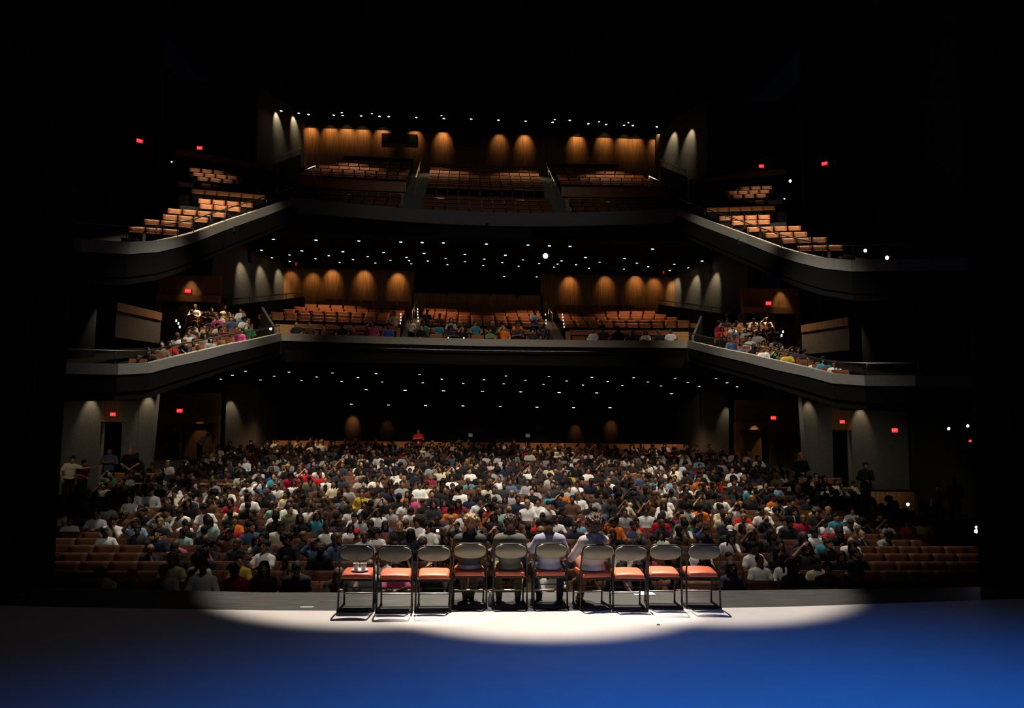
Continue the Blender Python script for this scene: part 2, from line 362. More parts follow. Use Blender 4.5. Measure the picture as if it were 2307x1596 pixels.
# ---- balcony decks
SEATS = []      # (x, y, floor z, yaw, section, row label, block label, occupied?)
def deck(name, rows, hw, c, depth=1.0, gaps=(), m=carpet):
    b = MB(); N = 12
    for Y, zf in rows:
        xs = np.linspace(-hw, hw, N)
        for x0, x1 in zip(xs, xs[1:]):
            ya, yb = Y-c*x0*x0, Y-c*x1*x1
            b.hexa([(x0, ya-.5, zf-.7), (x1, yb-.5, zf-.7), (x1, yb+.55, zf-.7), (x0, ya+.55, zf-.7)], [(x0, ya-.5, zf), (x1, yb-.5, zf), (x1, yb+.55, zf), (x0, ya+.55, zf)])
    structure(name, b, m)
def ztop(px, y, Y): return at(px, y, Y).z
# first balcony centre: two rows in front of the cross aisle, seven behind
c1 = .010
m_rows = [(33.3, 760), (34.2, 746)]
m_back = [(36.0+.8*k, yy) for k, yy in enumerate([724, 717, 710, 703.5, 697, 690.5, 684])]
MR = [(Y, ztop(1090, yy, Y)-.76) for Y, yy in m_rows]; MBK = [(Y, ztop(1090, yy, Y)-.88) for Y, yy in m_back]
deck('floor_first_balcony', MR+[(35.1, MR[-1][1]+.02)]+MBK+[(42.0, MBK[-1][1])], 11.2, .010)
def block(rows, xa, xb, c, sec, blk, pitch=.56, inset=0, occ=None):
    for i, (Y, zf) in enumerate(rows):
        a, bb = xa, xb
        if inset:
            if xa < -6: a = xa+inset*i
            if xb > 6: bb = xb-inset*i
        n = int((bb-a)/pitch)
        for j in range(n):
            x = a+(j+.5)*(bb-a)/n
            SEATS.append(dict(p=(x, Y-c*x*x, zf), yaw=math.atan(-2*c*x), sec=sec, row=i, j=j, blk=blk, n=n))
for blk, xa, xb in (('left', -10.1, -3.85), ('centre', -3.0, 2.85), ('right', 3.7, 10.0)):
    block(MR, max(xa, -8.2), min(xb, 8.2), c1, 'first_front', blk)
    block(MBK, xa, xb, c1, 'first_rear', blk, inset=.33)
# low wooden wall behind the front rows of the first balcony
b = MB()
for xa, xb in ((-9.2, -3.85), (3.7, 9.2)):
    for x0, x1 in zip(np.linspace(xa, xb, 7), np.linspace(xa, xb, 7)[1:]):
        ya, yb = 35.45-.01*x0*x0, 35.45-.01*x1*x1; z = MBK[0][1]-.35
        b.hexa([(x0, ya, z), (x1, yb, z), (x1, yb+.1, z), (x0, ya+.1, z)], [(x0, ya, z+.75), (x1, yb, z+.75), (x1, yb+.1, z+.75), (x0, ya+.1, z+.75)])
structure('trim_4', b, trimwood)
# back wall of the first balcony with a booth opening in the middle
zb = MBK[-1][1]
b = MB(); Yw = 42.2
b.box((-7.2, Yw, 8.55), (7.0, .3, 3.7)); b.box((6.9, Yw, 8.55), (7.4, .3, 3.7)); b.box((0, Yw, 10.85), (22, .34, .9), mi=1); b.box((-.25, Yw, 8.1), (7.1, .3, 2.2))  # black band stands in for the shade above the scallops
b.box((-.25, Yw+2, 9.5), (7.1, .1, 3), mi=1)
for x in (-1.9, .45, 1.9): b.box((x, Yw, 9.9), (.12, .3, 1.6), mi=1)
structure('wall_first_balcony_back', b, [panel, black])
# grey side walls (scallop lit) of the first balcony
for s, nm in ((-1, 'left'), (1, 'right')):
    b = MB(); b.hexa([(s*10.6, 42.1, 6), (s*10.9, 42.1, 6), (s*12.6, 35.5, 5), (s*12.3, 35.5, 5)], [(s*10.6, 42.1, 10.7), (s*10.9, 42.1, 10.7), (s*12.6, 35.5, 10.7), (s*12.3, 35.5, 10.7)])
    structure('wall_first_balcony_'+nm, b, plaster)
    # low sloping stair wall and its steel rail
    b = MB(); A = at(652, 668, 39); B = at(560, 700, 36); A.x = -abs(A.x); B.x = -abs(B.x)
    a = Vector((s*9.3, 40.5, 8.6)); e = Vector((s*11.3, 34.8, 7.3)); dz = Vector((0, 0, 1.4)); t = Vector((.12, 0, 0))
    b.hexa([a-dz*1.3, e-dz*1.2, e-dz*1.2+t, a-dz*1.3+t], [a, e, e+t, a+t]); structure('wall_stair_first_'+nm, b, dark_plaster)
    r = MB(); r.tube([a+Vector((0, 0, .25)), e+Vector((0, 0, .25))], .03, 6)
    for k in range(5): q = a.lerp(e, k/4); r.tube([q, q+Vector((0, 0, .25))], .015, 6)
    o = r.build('handrail', steel, None, True); tag(o, 'sloping steel handrail on the %s stair wall of the first balcony' % nm, 'railing')
    # grey wall between centre and side block
    b = MB(); b.hexa([(s*8.35, 31.3, 4.9), (s*8.45, 31.3, 4.9), (s*9.9, 34.8, 4.9), (s*9.8, 34.8, 4.9)], [(s*8.35, 31.3, 5.9), (s*8.45, 31.3, 5.9), (s*9.9, 34.8, 7.25), (s*9.8, 34.8, 7.25)])
    structure('wall_divider_first_'+nm, b, plaster)
    # side block doors: wood wall at Y 33
    b = MB(); Y = 33.6; A = at(360, 620, Y); B = at(500, 620, Y); xc = s*(abs(A.x)+abs(B.x))/2; wd = abs(A.x)-abs(B.x)
    zt = at(430, 622, Y).z; zm0 = at(430, 667, Y).z; zm1 = at(430, 682, Y).z
    b.box((xc, Y, (zt+zm0)/2), (wd, .2, zt-zm0)); b.box((xc, Y-.15, (zm0+zm1)/2), (wd, .3, zm0-zm1), mi=1)
    b.box((xc, Y-.1, zm1-1.1), (.2, .3, 2.2), mi=1); b.box((xc-wd/2, Y, zm1-1.1), (.2, .3, 2.2), mi=1); b.box((xc+wd/2, Y, zm1-1.1), (.2, .3, 2.2), mi=1)
    b.box((xc, Y+.1, zm1-1.25), (wd, .08, 1.9)); b.box((xc, Y+.8, zm1-1), (wd, .08, 2.6), mi=2)
    structure('wall_doors_first_'+nm, b, [panel, trimwood, black])
    b = MB(); xo_, xi_ = abs(at(308, 660, 30.6).x), abs(at(340, 660, 30.6).x)
    b.hexa([(s*xo_, 30.57, 6.1), (s*xi_, 30.57, 6.1), (s*(xi_+.1), 30.65, 6.1), (s*(xo_+.1), 30.65, 6.1)], [(s*xo_, 30.57, 8.1), (s*xi_, 30.57, 8.1), (s*(xi_+.1), 30.65, 8.1), (s*(xo_+.1), 30.65, 8.1)]); structure('wall_pier_first_'+nm, b, dark_plaster)  # pale pier coloured with dark plaster to dim its lit edge
    # outer parapet panel with wooden cap
    A = at(262, 700, 25.5); B = at(362, 735, 29.2)
    b = MB(); xa, xb = abs(A.x), abs(B.x); za, zbb = at(262, 683, 25.5).z, at(362, 707, 29.2).z
    lo = 1.1
    b.hexa([(s*xa, 25.5, za-lo), (s*xb, 29.2, zbb-lo), (s*xb+s*.1, 29.2, zbb-lo), (s*xa+s*.1, 25.5, za-lo)], [(s*xa, 25.5, za), (s*xb, 29.2, zbb), (s*xb+s*.1, 29.2, zbb), (s*xa+s*.1, 25.5, za)])
    b.hexa([(s*(xa-.03), 25.5, za-.25), (s*(xb-.03), 29.2, zbb-.25), (s*(xb+.13), 29.2, zbb-.25), (s*(xa+.13), 25.5, za-.25)], [(s*(xa-.03), 25.5, za+.03), (s*(xb-.03), 29.2, zbb+.03), (s*(xb+.13), 29.2, zbb+.03), (s*(xa+.13), 25.5, za+.03)], mi=1)
    structure('wall_outer_parapet_first_'+nm, b, [plaster, panel])
    # far pillar with a faint scallop
    b = MB(); b.hexa([(s*16, 28, 3.6), (s*13.8, 28, 3.6), (s*13.9, 28.08, 3.6), (s*16, 28.08, 3.6)], [(s*16, 28, 7.4), (s*13.8, 28, 7.4), (s*13.9, 28.08, 7.4), (s*16, 28.08, 7.4)]); structure('wall_pillar_first_'+nm, b, dark_plaster)  # dark plaster colour tones down the lit pillar edge

# ---- first balcony side blocks and upper balcony side blocks: slanted rows
TH = rad(13)
def arm_rows(rows, sec):
    for s, nm in ((-1, 'left'), (1, 'right')):
        b = MB()
        for i, (xi, Y, zt, xo) in enumerate(rows):
            xi += .13; L = (xo-xi)/math.cos(TH); n = max(1, int(L/.45)) if 'upper' in sec else max(1, int(L/.45)); d = Vector((math.cos(TH)*s, -math.sin(TH), 0)); nrm = Vector((math.sin(TH)*s, math.cos(TH), 0)); zf = zt-.88
            I = Vector((s*xi, Y, zf)); O = I+d*L
            q = [I-nrm*.5+d*.15, O-nrm*.5+d*.3, O+nrm*.6+d*.3, I+nrm*.6+d*.15]
            if s > 0: q = q
            else: q = q[::-1]
            dz = Vector((0, 0, .22)); b.hexa([p-dz for p in q], q)
            for j in range(n):
                p = I+d*((j+.5)*L/n)
                SEATS.append(dict(p=tuple(p), yaw=math.atan2(-s*math.sin(TH), math.cos(TH))*1.0, sec=sec, row=i, j=j, blk=nm, n=n))
        structure('floor_'+sec+'_'+nm, b, carpet)
def rw(px, py, Y, pxo): 
    p = at(px, py, Y); L = abs(p.x); o = at(pxo, py, Y-1.0); return (L, Y, p.z, abs(o.x))
U_ROWS = [rw(324, 535, 22, 232), rw(412, 515, 24.2, 262), rw(444, 499, 25.5, 300), rw(478, 488, 26.8, 345), rw(518, 477, 28, 360), rw(551, 464, 29, 433), rw(579, 455, 30, 432), rw(605, 437, 31, 422)]
U_BACK = [rw(622, 425, 33.2, 443), rw(620, 411, 34.1, 436), rw(620, 402, 34.9, 428), rw(620, 393, 35.7, 420)]
arm_rows(U_ROWS, 'upper_arm'); arm_rows(U_BACK, 'upper_side')
# first balcony side rows (people sit here)
M_ROWS = [rw(330, 808, 20.6, 262), rw(390, 797, 22, 290), rw(430, 787, 23.4, 320), rw(475, 777, 24.9, 345), rw(520, 766, 26.5, 385), rw(560, 753, 28.2, 400)]
M_BACK = [rw(585, 742, 29.6, 405), rw(580, 729, 30.5, 405), rw(572, 717, 31.4, 410), rw(565, 706, 32.3, 415)]
mid = []
for a, c in zip(M_ROWS, M_ROWS[1:]): mid += [a, tuple((p+q)/2 for p, q in zip(a, c))]
M_ROWS = mid+[M_ROWS[-1]]
arm_rows(M_ROWS, 'first_arm'); arm_rows(M_BACK, 'first_side')
# parapet behind the upper side blocks
for s, nm in ((-1, 'left'), (1, 'right')):
    b = MB(); a = at(622, 378, 37); e = at(396, 338, 35.2); ax, ex = abs(a.x), abs(e.x)
    b.hexa([(s*ax, 37, a.z-.9), (s*ex, 35.2, e.z-.9), (s*ex, 35.35, e.z-.9), (s*ax, 37.15, a.z-.9)], [(s*ax, 37, a.z), (s*ex, 35.2, e.z), (s*ex, 35.35, e.z), (s*ax, 37.15, a.z)])
    b.hexa([(s*ax, 36.96, a.z-.22), (s*ex, 35.16, e.z-.22), (s*ex, 35.39, e.z-.22), (s*ax, 37.19, a.z-.22)], [(s*ax, 36.96, a.z+.04), (s*ex, 35.16, e.z+.04), (s*ex, 35.39, e.z+.04), (s*ax, 37.19, a.z+.04)], mi=1)
    structure('wall_parapet_upper_'+nm, b, [dark_plaster, trimwood])
    # wall dividing centre and side blocks, upper level
    b = MB(); b.hexa([(s*8.6, 34.0, 11.3), (s*8.75, 34.0, 11.3), (s*10.3, 38.8, 12.5), (s*10.15, 38.8, 12.5)], [(s*8.6, 34.0, 12.2), (s*8.75, 34.0, 12.2), (s*10.3, 38.8, 15.0), (s*10.15, 38.8, 15.0)]); structure('wall_divider_upper_'+nm, b, plaster)
    # dark wall that closes the outer end of the bright rows
    b = MB(); b.hexa([(s*11.75, 30.5, 9), (s*12.1, 30.5, 9), (s*12.3, 33.0, 9), (s*11.95, 33.0, 9)], [(s*11.75, 30.5, 11.0), (s*12.1, 30.5, 11.0), (s*12.3, 33.0, 11.4), (s*11.95, 33.0, 11.4)]); structure('wall_end_upper_'+nm, b, black)
    # stair wall with handrail at the back corner
    b = MB(); A = at(678, 338, 45.0); B = at(622, 358, 42.0); ax, bx = abs(A.x), abs(B.x); b.hexa([(s*ax, 45, A.z-2), (s*bx, 42, B.z-2.4), (s*(bx+.12), 42, B.z-2.4), (s*(ax+.12), 45, A.z-2)], [(s*ax, 45, A.z-.3), (s*bx, 42, B.z-.3), (s*(bx+.12), 42, B.z-.3), (s*(ax+.12), 45, A.z-.3)])
    structure('wall_stair_upper_'+nm, b, dark_plaster)
    r = MB(); P0 = Vector((s*ax, 45, A.z+.1)); P1 = Vector((s*bx, 42, B.z+.05)); r.tube([P0, P1], .035, 6)
    for k in range(5): q = P0.lerp(P1, k/4); r.tube([q-Vector((0, 0, .38)), q], .016, 6)
    o = r.build('handrail', steel, None, True); tag(o, 'sloping steel handrail at the top %s corner of the upper balcony' % nm, 'railing')
    # pale lower handrail
    r = MB(); P0 = Vector((s*9.0, 41.2, 15.75)); P1 = Vector((s*9.9, 40.0, 14.85)); r.tube([P0, P1], .055, 8); r.tube([P0, P0-Vector((0, 0, .6))], .02, 6); r.tube([P1, P1-Vector((0, 0, .5))], .02, 6)
    o = r.build('handrail', steel, None, True); tag(o, 'short bright handrail beside the %s stair of the upper balcony' % nm, 'railing')
    # grey scallop-lit wall beside the wood wall
    b = MB(); b.hexa([(s*10.9, 47.2, 14), (s*11.1, 47.2, 14), (s*12.9, 42.5, 13), (s*12.7, 42.5, 13)], [(s*10.9, 47.2, 21), (s*11.1, 47.2, 21), (s*12.9, 42.5, 21), (s*12.7, 42.5, 21)]); structure('wall_upper_balcony_'+nm, b, plaster)
    # safety rails along the arm fascia
    for lvl, arm, dz in (('upper', U_ARM, .42), ('first', M_ARM, .3)):
        r = MB(); P = [Vector((s*(x+.08), y, z+dz)) for x, y, z in arm[:9]]; r.tube(P, .022, 6)
        for p0, p1 in zip(P, P[1:]):
            nn = max(1, int((p1-p0).length/1.3))
            for k in range(nn): q = p0.lerp(p1, k/nn); r.tube([q, q-Vector((0, 0, dz+.02))], .012, 5)
        o = r.build('safety_rail', railm, None, True); tag(o, 'thin dark safety rail along the %s arm of the %s balcony' % (nm, lvl), 'railing')
    # far side wall pieces seen as faint pale planes
    b = MB(); b.box((s*15.6, 33, 15), (3.4, .3, 14)); b.box((s*13.9, 38.5, 14.5), (5.0, .3, 9)); structure('wall_side_upper_'+nm, b, dark_plaster)

# ---- upper balcony centre
c2 = .004
u_front = [(36.2+.85*k, yy) for k, yy in enumerate([467, 458, 449, 440])]
u_back = [(40.8+.82*k, yy) for k, yy in enumerate([417, 409, 401, 393, 385.5, 377.5, 370])]
UF = [(Y, ztop(1090, yy, Y)-.88) for Y, yy in u_front]; UB = [(Y, ztop(1090, yy, Y)-.88) for Y, yy in u_back]
deck('floor_upper_balcony', [(35.4, UF[0][1]-.2)]+UF+[(39.6, UF[-1][1]+.1)]+UB+[(46.5, UB[-1][1]), (47.2, UB[-1][1])], 10.6, .004)
for blk, xa, xb in (('left', -10.0, -4.2), ('centre', -3.1, 3.25), ('right', 4.25, 10.0)):
    block(UF, max(xa, -9.4), min(xb, 9.4), c2, 'upper_front', blk)
    if blk == 'centre': block(UB, xa, xb, c2, 'upper_rear', blk)
    else: block(UB[2:], xa, xb, c2, 'upper_rear', blk, inset=.33)
# wood-faced wall behind the front block
b = MB()
def wbar(b, xa, xb, Y, z0, z1, c=.004, mi=0):
    xs = np.linspace(xa, xb, 6)
    for x0, x1 in zip(xs, xs[1:]):
        ya, yb = Y-c*x0*x0, Y-c*x1*x1
        b.hexa([(x0, ya, z0), (x1, yb, z0), (x1, yb+.1, z0), (x0, ya+.1, z0)], [(x0, ya, z1), (x1, yb, z1), (x1, yb+.1, z1), (x0, ya+.1, z1)], mi)
zt = UB[0][1]
for xa, xb in ((-9.9, -4.2), (4.25, 9.9)):
    wbar(b, xa, xb, 40.25, zt-.6, zt+.12); wbar(b, xa, xb, 41.55, UB[2][1]-.5, UB[2][1]+.22)
wbar(b, -3.1, 3.25, 40.25, zt-.6, zt-.02)
structure('trim_5', b, trimwood)
# black parapet behind the rear side blocks
b = MB()
for xa, xb in ((-8.3, -4.2), (4.25, 8.3)): wbar(b, xa, xb, 46.35, UB[-1][1]-.2, UB[-1][1]+1.25)
structure('trim_6', b, black)
b = MB()
for xa, xb in ((-8.3, -4.2), (4.25, 8.3)): wbar(b, xa, xb, 46.33, UB[-1][1]+1.25, UB[-1][1]+1.29)
structure('trim_7', b, trimwood)
# back wall: wood panelling with two dark openings
b = MB(); Yw = 47.5
b.box((0, Yw, 17.8), (22.0, .3, 4.9)); b.box((0, Yw, 20.6), (22.0, .34, .9), mi=1); structure('wall_upper_balcony_back', b, [panel, black])  # upper black band put in where the wall above the scallops is in shade
p = at(860, 300, 47.2); q = at(940, 322, 47.2); b = MB(); b.box(((p.x+q.x)/2, 47.28, (p.z+q.z)/2), (q.x-p.x, .12, p.z-q.z)); structure('window_2', b, black)
p = at(1022, 295, 47.2); q = at(1082, 329, 47.2); b = MB(); b.box(((p.x+q.x)/2, 47.28, (p.z+q.z)/2+.3), (q.x-p.x, .12, p.z-q.z+.6)); structure('window_3', b, black)
# aisle stairs with centre handrails
for (nm, lb, rows, xa, xb, c) in (('upper', 'upper', [(35.6, UF[0][1])]+UF+[(39.6, UF[-1][1]+.1)]+UB, -4.15, -3.15, c2), ('upper', 'upper', [(35.6, UF[0][1])]+UF+[(39.6, UF[-1][1]+.1)]+UB, 3.3, 4.2, c2), ('first', 'first', MR+[(35.1, MR[-1][1])]+MBK, -3.8, -3.05, c1), ('first', 'first', MR+[(35.1, MR[-1][1])]+MBK, 2.9, 3.65, c1)):
    b = MB(); side = 'left' if xa < 0 else 'right'; xm = (xa+xb)/2
    for (y0, z0), (y1, z1) in zip(rows, rows[1:]):
        for k in range(3):
            yy = y0+(y1-y0)*k/3; zz = z0+(z1-z0)*(k+1)/3-.12
            b.box((xm, yy-.3, zz-.1), (xb-xa, (y1-y0)/3+.02, .46))
    structure('floor_aisle_%s_%s' % (nm, side), b, stepcarpet)
    r = MB(); seg = rows[len(rows)//2:]
    P = [Vector((xm, y-.4, z+.95)) for y, z in seg]; r.tube(P, .025, 6)
    for p in P[::2]: r.tube([p, p-Vector((0, 0, .95))], .016, 6)
    o = r.build('handrail', steel, None, True); tag(o, 'steel centre handrail on the %s aisle stairs of the %s balcony' % (side, lb), 'railing')
# ================================================================== FIGURES (signed distance fields, one continuous surface each)
class Field:
    def __init__(s, lo, hi, h):
        s.h = h; s.lo = np.array(lo, float); s.n = np.ceil((np.array(hi)-s.lo)/h).astype(int)+1
        s.f = np.full(s.n, 1.0, np.float32)
        s.ax = [s.lo[i]+np.arange(s.n[i])*h for i in range(3)]
    def _sub(s, a, b, m):
        i0 = np.maximum(((a-m-s.lo)/s.h).astype(int), 0); i1 = np.minimum(((b+m-s.lo)/s.h).astype(int)+2, s.n)
        if (i1 <= i0).any(): return None, None
        sl = tuple(slice(i0[k], i1[k]) for k in range(3))
        X, Y, Z = np.meshgrid(*[s.ax[k][sl[k]] for k in range(3)], indexing='ij')
        return sl, np.stack([X, Y, Z], -1)
    def _mix(s, sl, d, k):
        a = s.f[sl]
        if k > 0:
            hh = np.clip(.5+.5*(a-d)/k, 0, 1); s.f[sl] = a*(1-hh)+d*hh-k*hh*(1-hh)
        else: s.f[sl] = np.minimum(a, d)
    def cap(s, a, b, ra, rb, k=.025):
        a = np.array(a, float); b = np.array(b, float); r = max(ra, rb)
        sl, P = s._sub(np.minimum(a, b), np.maximum(a, b), r+k+.03)
        if sl is None: return
        ba = b-a; t = np.clip(((P-a)@ba)/(ba@ba+1e-9), 0, 1)
        s._mix(sl, np.linalg.norm(P-a-t[..., None]*ba, axis=-1)-(ra+(rb-ra)*t), k)
    def ell(s, c, r, R=None, k=.025):
        c = np.array(c, float); r = np.array(r, float); m = r.max()
        sl, P = s._sub(c-m, c+m, k+.03)
        if sl is None: return
        Q = P-c
        if R is not None: Q = Q@R
        k0 = np.linalg.norm(Q/r, axis=-1); k1 = np.linalg.norm(Q/(r*r), axis=-1)+1e-9
        s._mix(sl, k0*(k0-1)/k1, k)
    def keep(s, p, n):      # keep the half space (P-p).n > 0
        X, Y, Z = np.meshgrid(*s.ax, indexing='ij'); n = np.array(n, float); n /= np.linalg.norm(n)
        d = (X-p[0])*n[0]+(Y-p[1])*n[1]+(Z-p[2])*n[2]; s.f = np.maximum(s.f, -d).astype(np.float32)
    def noise(s, amp, fr, seed=0):
        X, Y, Z = np.meshgrid(*s.ax, indexing='ij'); g = np.random.default_rng(seed+7); a = 0
        for i in range(14):
            d = g.normal(size=3); d *= fr*g.uniform(.6, 1.9)/np.linalg.norm(d); a = a+np.sin(X*d[0]+Y*d[1]+Z*d[2]+g.uniform(0, 6.3))
        s.f = s.f+(amp*.32*a).astype(np.float32)
    def nets(s):
        f = s.f.copy(); f[0] = f[-1] = 1; f[:, 0] = f[:, -1] = 1; f[:, :, 0] = f[:, :, -1] = 1
        n = np.array(f.shape); cn = n-1; S = np.zeros((*cn, 3), np.float32); K = np.zeros(cn, np.float32); neg = f < 0
        edges = []
        for ax in range(3):
            a0 = [slice(None)]*3; a1 = [slice(None)]*3; a0[ax] = slice(0, -1); a1[ax] = slice(1, None)
            x = neg[tuple(a0)] != neg[tuple(a1)]; I = np.argwhere(x)
            fa = f[I[:, 0], I[:, 1], I[:, 2]]; J = I.copy(); J[:, ax] += 1; fb = f[J[:, 0], J[:, 1], J[:, 2]]
            P = I.astype(np.float32); P[:, ax] += fa/(fa-fb)
            b, c = (ax+1) % 3, (ax+2) % 3; cells = []
            for db, dc in ((0, 0), (-1, 0), (-1, -1), (0, -1)):
                Q = I.copy(); Q[:, b] += db; Q[:, c] += dc; cells.append(Q)
                np.add.at(S, (Q[:, 0], Q[:, 1], Q[:, 2]), P); np.add.at(K, (Q[:, 0], Q[:, 1], Q[:, 2]), 1)
            edges.append((cells, fa < 0))
        idx = -np.ones(cn, int); C = np.argwhere(K > 0); idx[C[:, 0], C[:, 1], C[:, 2]] = np.arange(len(C))
        V = S[C[:, 0], C[:, 1], C[:, 2]]/K[C[:, 0], C[:, 1], C[:, 2], None]*s.h+s.lo
        F = []
        for cells, inside in edges:
            q = np.stack([idx[Q[:, 0], Q[:, 1], Q[:, 2]] for Q in cells], 1); q[~inside] = q[~inside][:, ::-1]; F.append(q)
        return V, np.concatenate(F)
def np_mesh(name, V, F, mats, mi=None, smooth=True):
    me = bpy.data.meshes.new(name); me.vertices.add(len(V)); me.vertices.foreach_set('co', np.asarray(V, np.float32).ravel())
    me.loops.add(F.size); me.loops.foreach_set('vertex_index', F.astype(np.int32).ravel()); me.polygons.add(len(F))
    me.polygons.foreach_set('loop_start', (np.arange(len(F))*4).astype(np.int32))
    for m in mats: me.materials.append(m)
    if mi is not None: me.polygons.foreach_set('material_index', mi.astype(np.int32))
    me.polygons.foreach_set('use_smooth', np.full(len(F), smooth)); me.update(calc_edges=True); me.validate(); return me

def rotm(rx=0, ry=0, rz=0): return np.array(Matrix.Rotation(rz, 3, 'Z') @ Matrix.Rotation(ry, 3, 'Y') @ Matrix.Rotation(rx, 3, 'X'))
# --- pose: figure faces -Y. hip point in world, torso frame leans about the hip
class Pose:
    def __init__(s, lean=0, side=0, twist=0, hy=0, hp=0, arms=None, legs='sit', hip=.55, hx=0, shr=0, scale=1, chin=0):
        s.T = rotm(rx=lean)@rotm(ry=side); s.T = s.T@rotm(rz=twist); s.hip = np.array([0, 0, hip])
        s.H = s.T@rotm(rz=hy)@rotm(rx=hp)      # head orientation
        s.headc = s.t(0+hx, -.035, .645); s.arms = arms or {}; s.legs = legs; s.shr = shr
        s.sh = [s.t(sx*.162, .015, .425+shr) for sx in (-1, 1)]
    def t(s, x, y, z): return s.hip+s.T@np.array([x, y, z])
    def h(s, x, y, z): return s.headc+s.H@np.array([x, y, z])
def leg_pts(p, sx, i):
    L = p.legs
    if L == 'stand': return [p.hip+[sx*.09, 0, -.02], p.hip+[sx*.10, -.02, -.47], p.hip+[sx*.11, .02, -.89]]
    if isinstance(L, list): return [p.hip+[sx*.09, -.02, -.02]]+[np.array(q) for q in L[i]]
    return [p.hip+[sx*.09, -.02, -.02], np.array([sx*.13, -.44, .50]), np.array([sx*.12, -.42, .09])]
def arm_pts(p, i):
    a = p.arms[i]; S = p.sh[i]
    return [S, np.array(a[0]), np.array(a[1])]
def hand_frame(p, i):
    a = p.arms[i]; w_ = np.array(a[1]); e = np.array(a[0]); d = np.array(a[2]) if len(a) > 2 else w_-e; d = d/np.linalg.norm(d)
    n = np.array(a[3]) if len(a) > 3 else np.array([0, 0, -1.]); n = n-d*(n@d); n /= np.linalg.norm(n)+1e-9; c = np.cross(d, n)
    return w_, d, n, c
def body_field(p, h, lo, hi, legs=True, feet=False):
    F = Field(lo, hi, h); t = p.t
    F.ell(t(0, .01, .02), (.165, .12, .12), p.T, .03)
    F.ell(t(0, .0, .18), (.15, .105, .16), p.T, .05); F.ell(t(0, .0, .36), (.155, .105, .17), p.T, .05)
    F.cap(p.sh[0], p.sh[1], .052, .052, .06)
    for sx in (-1, 1): F.cap(t(sx*.11, .02, .44), t(sx*.02, .025, .50), .045, .045, .04)
    F.cap(t(0, .02, .44+p.shr*.5), p.h(0, .02, -.05), .056, .05, .035)
    F.ell(p.h(0, .012, .03), (.074, .094, .088), p.H, .02); F.ell(p.h(0, -.03, -.04), (.056, .062, .072), p.H, .03)
    F.cap(p.h(0, -.082, .012), p.h(0, -.104, -.022), .008, .013, .012); F.ell(p.h(0, -.078, -.088), (.022, .018, .018), p.H, .02)
    for sx in (-1, 1): F.ell(p.h(sx*.078, .004, -.012), (.010, .02, .03), p.H, .008)
    for i in (0, 1):
        S, E, W = arm_pts(p, i); F.cap(S, E, .05, .038, .03); F.cap(E, W, .038, .025, .02)
        w_, d, n, c = hand_frame(p, i); F.ell(w_+d*.045, (.045, .016, .04), np.stack([d, n, c], 1), .015)
        if legs:
            A, K, B = leg_pts(p, (-1, 1)[i], i); F.cap(A, K, .078, .055, .03); F.cap(K, B, .055, .036, .02)
            if feet: F.ell(B+np.array([0, -.07, -.045]), (.04, .11, .03), None, .02)
    return F
def extras(p, rich=True):
    """five separate fingers a hand, eyes, mouth: small tubes merged into the body mesh"""
    b = MB()
    for i in (0, 1):
        w_, d, n, c = hand_frame(p, i); curl = p.arms[i][4] if len(p.arms[i]) > 4 else .5; sgn = (-1, 1)[i]
        for k, (o, L) in enumerate(((-.031, .06), (-.011, .073), (.011, .068), (.031, .052))):
            q = [w_+d*.06+c*o*.9]; a = curl*.4; cur = w_+d*.08+c*o; q.append(cur)
            for j in range(3): cur = cur+(d*math.cos(a)+n*math.sin(a))*(L/2.6); q.append(cur); a += curl*.55
            b.tube([tuple(x) for x in q], [.0095, .0095, .009, .008, .0065], 6)
        s0 = w_+d*.02-c*.025*1; e0 = s0-c*.03+d*.025+n*.008; b.tube([tuple(s0), tuple(e0), tuple(e0+d*.03+n*.012)], [.012, .0105, .008], 6)
    for sx in (-1, 1):
        b.ellip(p.h(sx*.03, -.083, .004), (.011, .008, .0065), 8, 1); b.box(tuple(p.h(sx*.031, -.086, .024)), (.030, .008, .005), mi=2)
    b.ellip(p.h(0, -.088, -.056), (.022, .009, .007), 8, 3)
    return b
def merge(V, F, b):
    """append MB geometry (tris, quads, ngons) as quads"""
    vs = [tuple(v) for v in b.v]; q = []; mi = []
    for f, m in zip(b.f, b.m):
        if len(f) == 4: q.append(f); mi.append(m)
        elif len(f) == 3: q.append((f[0], f[1], f[2], f[2])); mi.append(m)
        else:
            for k in range(1, len(f)-2, 2): q.append((f[0], f[k], f[k+1], f[k+2])); mi.append(m)
    return np.array(vs), q, mi
def body_mesh(name, p, h, mats, lo, hi, rich=True, **kw):
    V, Fq = body_field(p, h, lo, hi, **kw).nets(); b = extras(p)
    me = bpy.data.meshes.new(name); vv = [tuple(v) for v in V.tolist()]; o = len(vv)
    ff = [tuple(f) for f in Fq.tolist()]+[tuple(i+o for i in f) for f in b.f]
    me.from_pydata(vv+[tuple(v) for v in b.v], [], ff)
    for m in mats: me.materials.append(m)
    me.polygons.foreach_set('material_index', [0]*len(Fq)+b.m); me.polygons.foreach_set('use_smooth', [True]*len(ff)); me.update(); return me
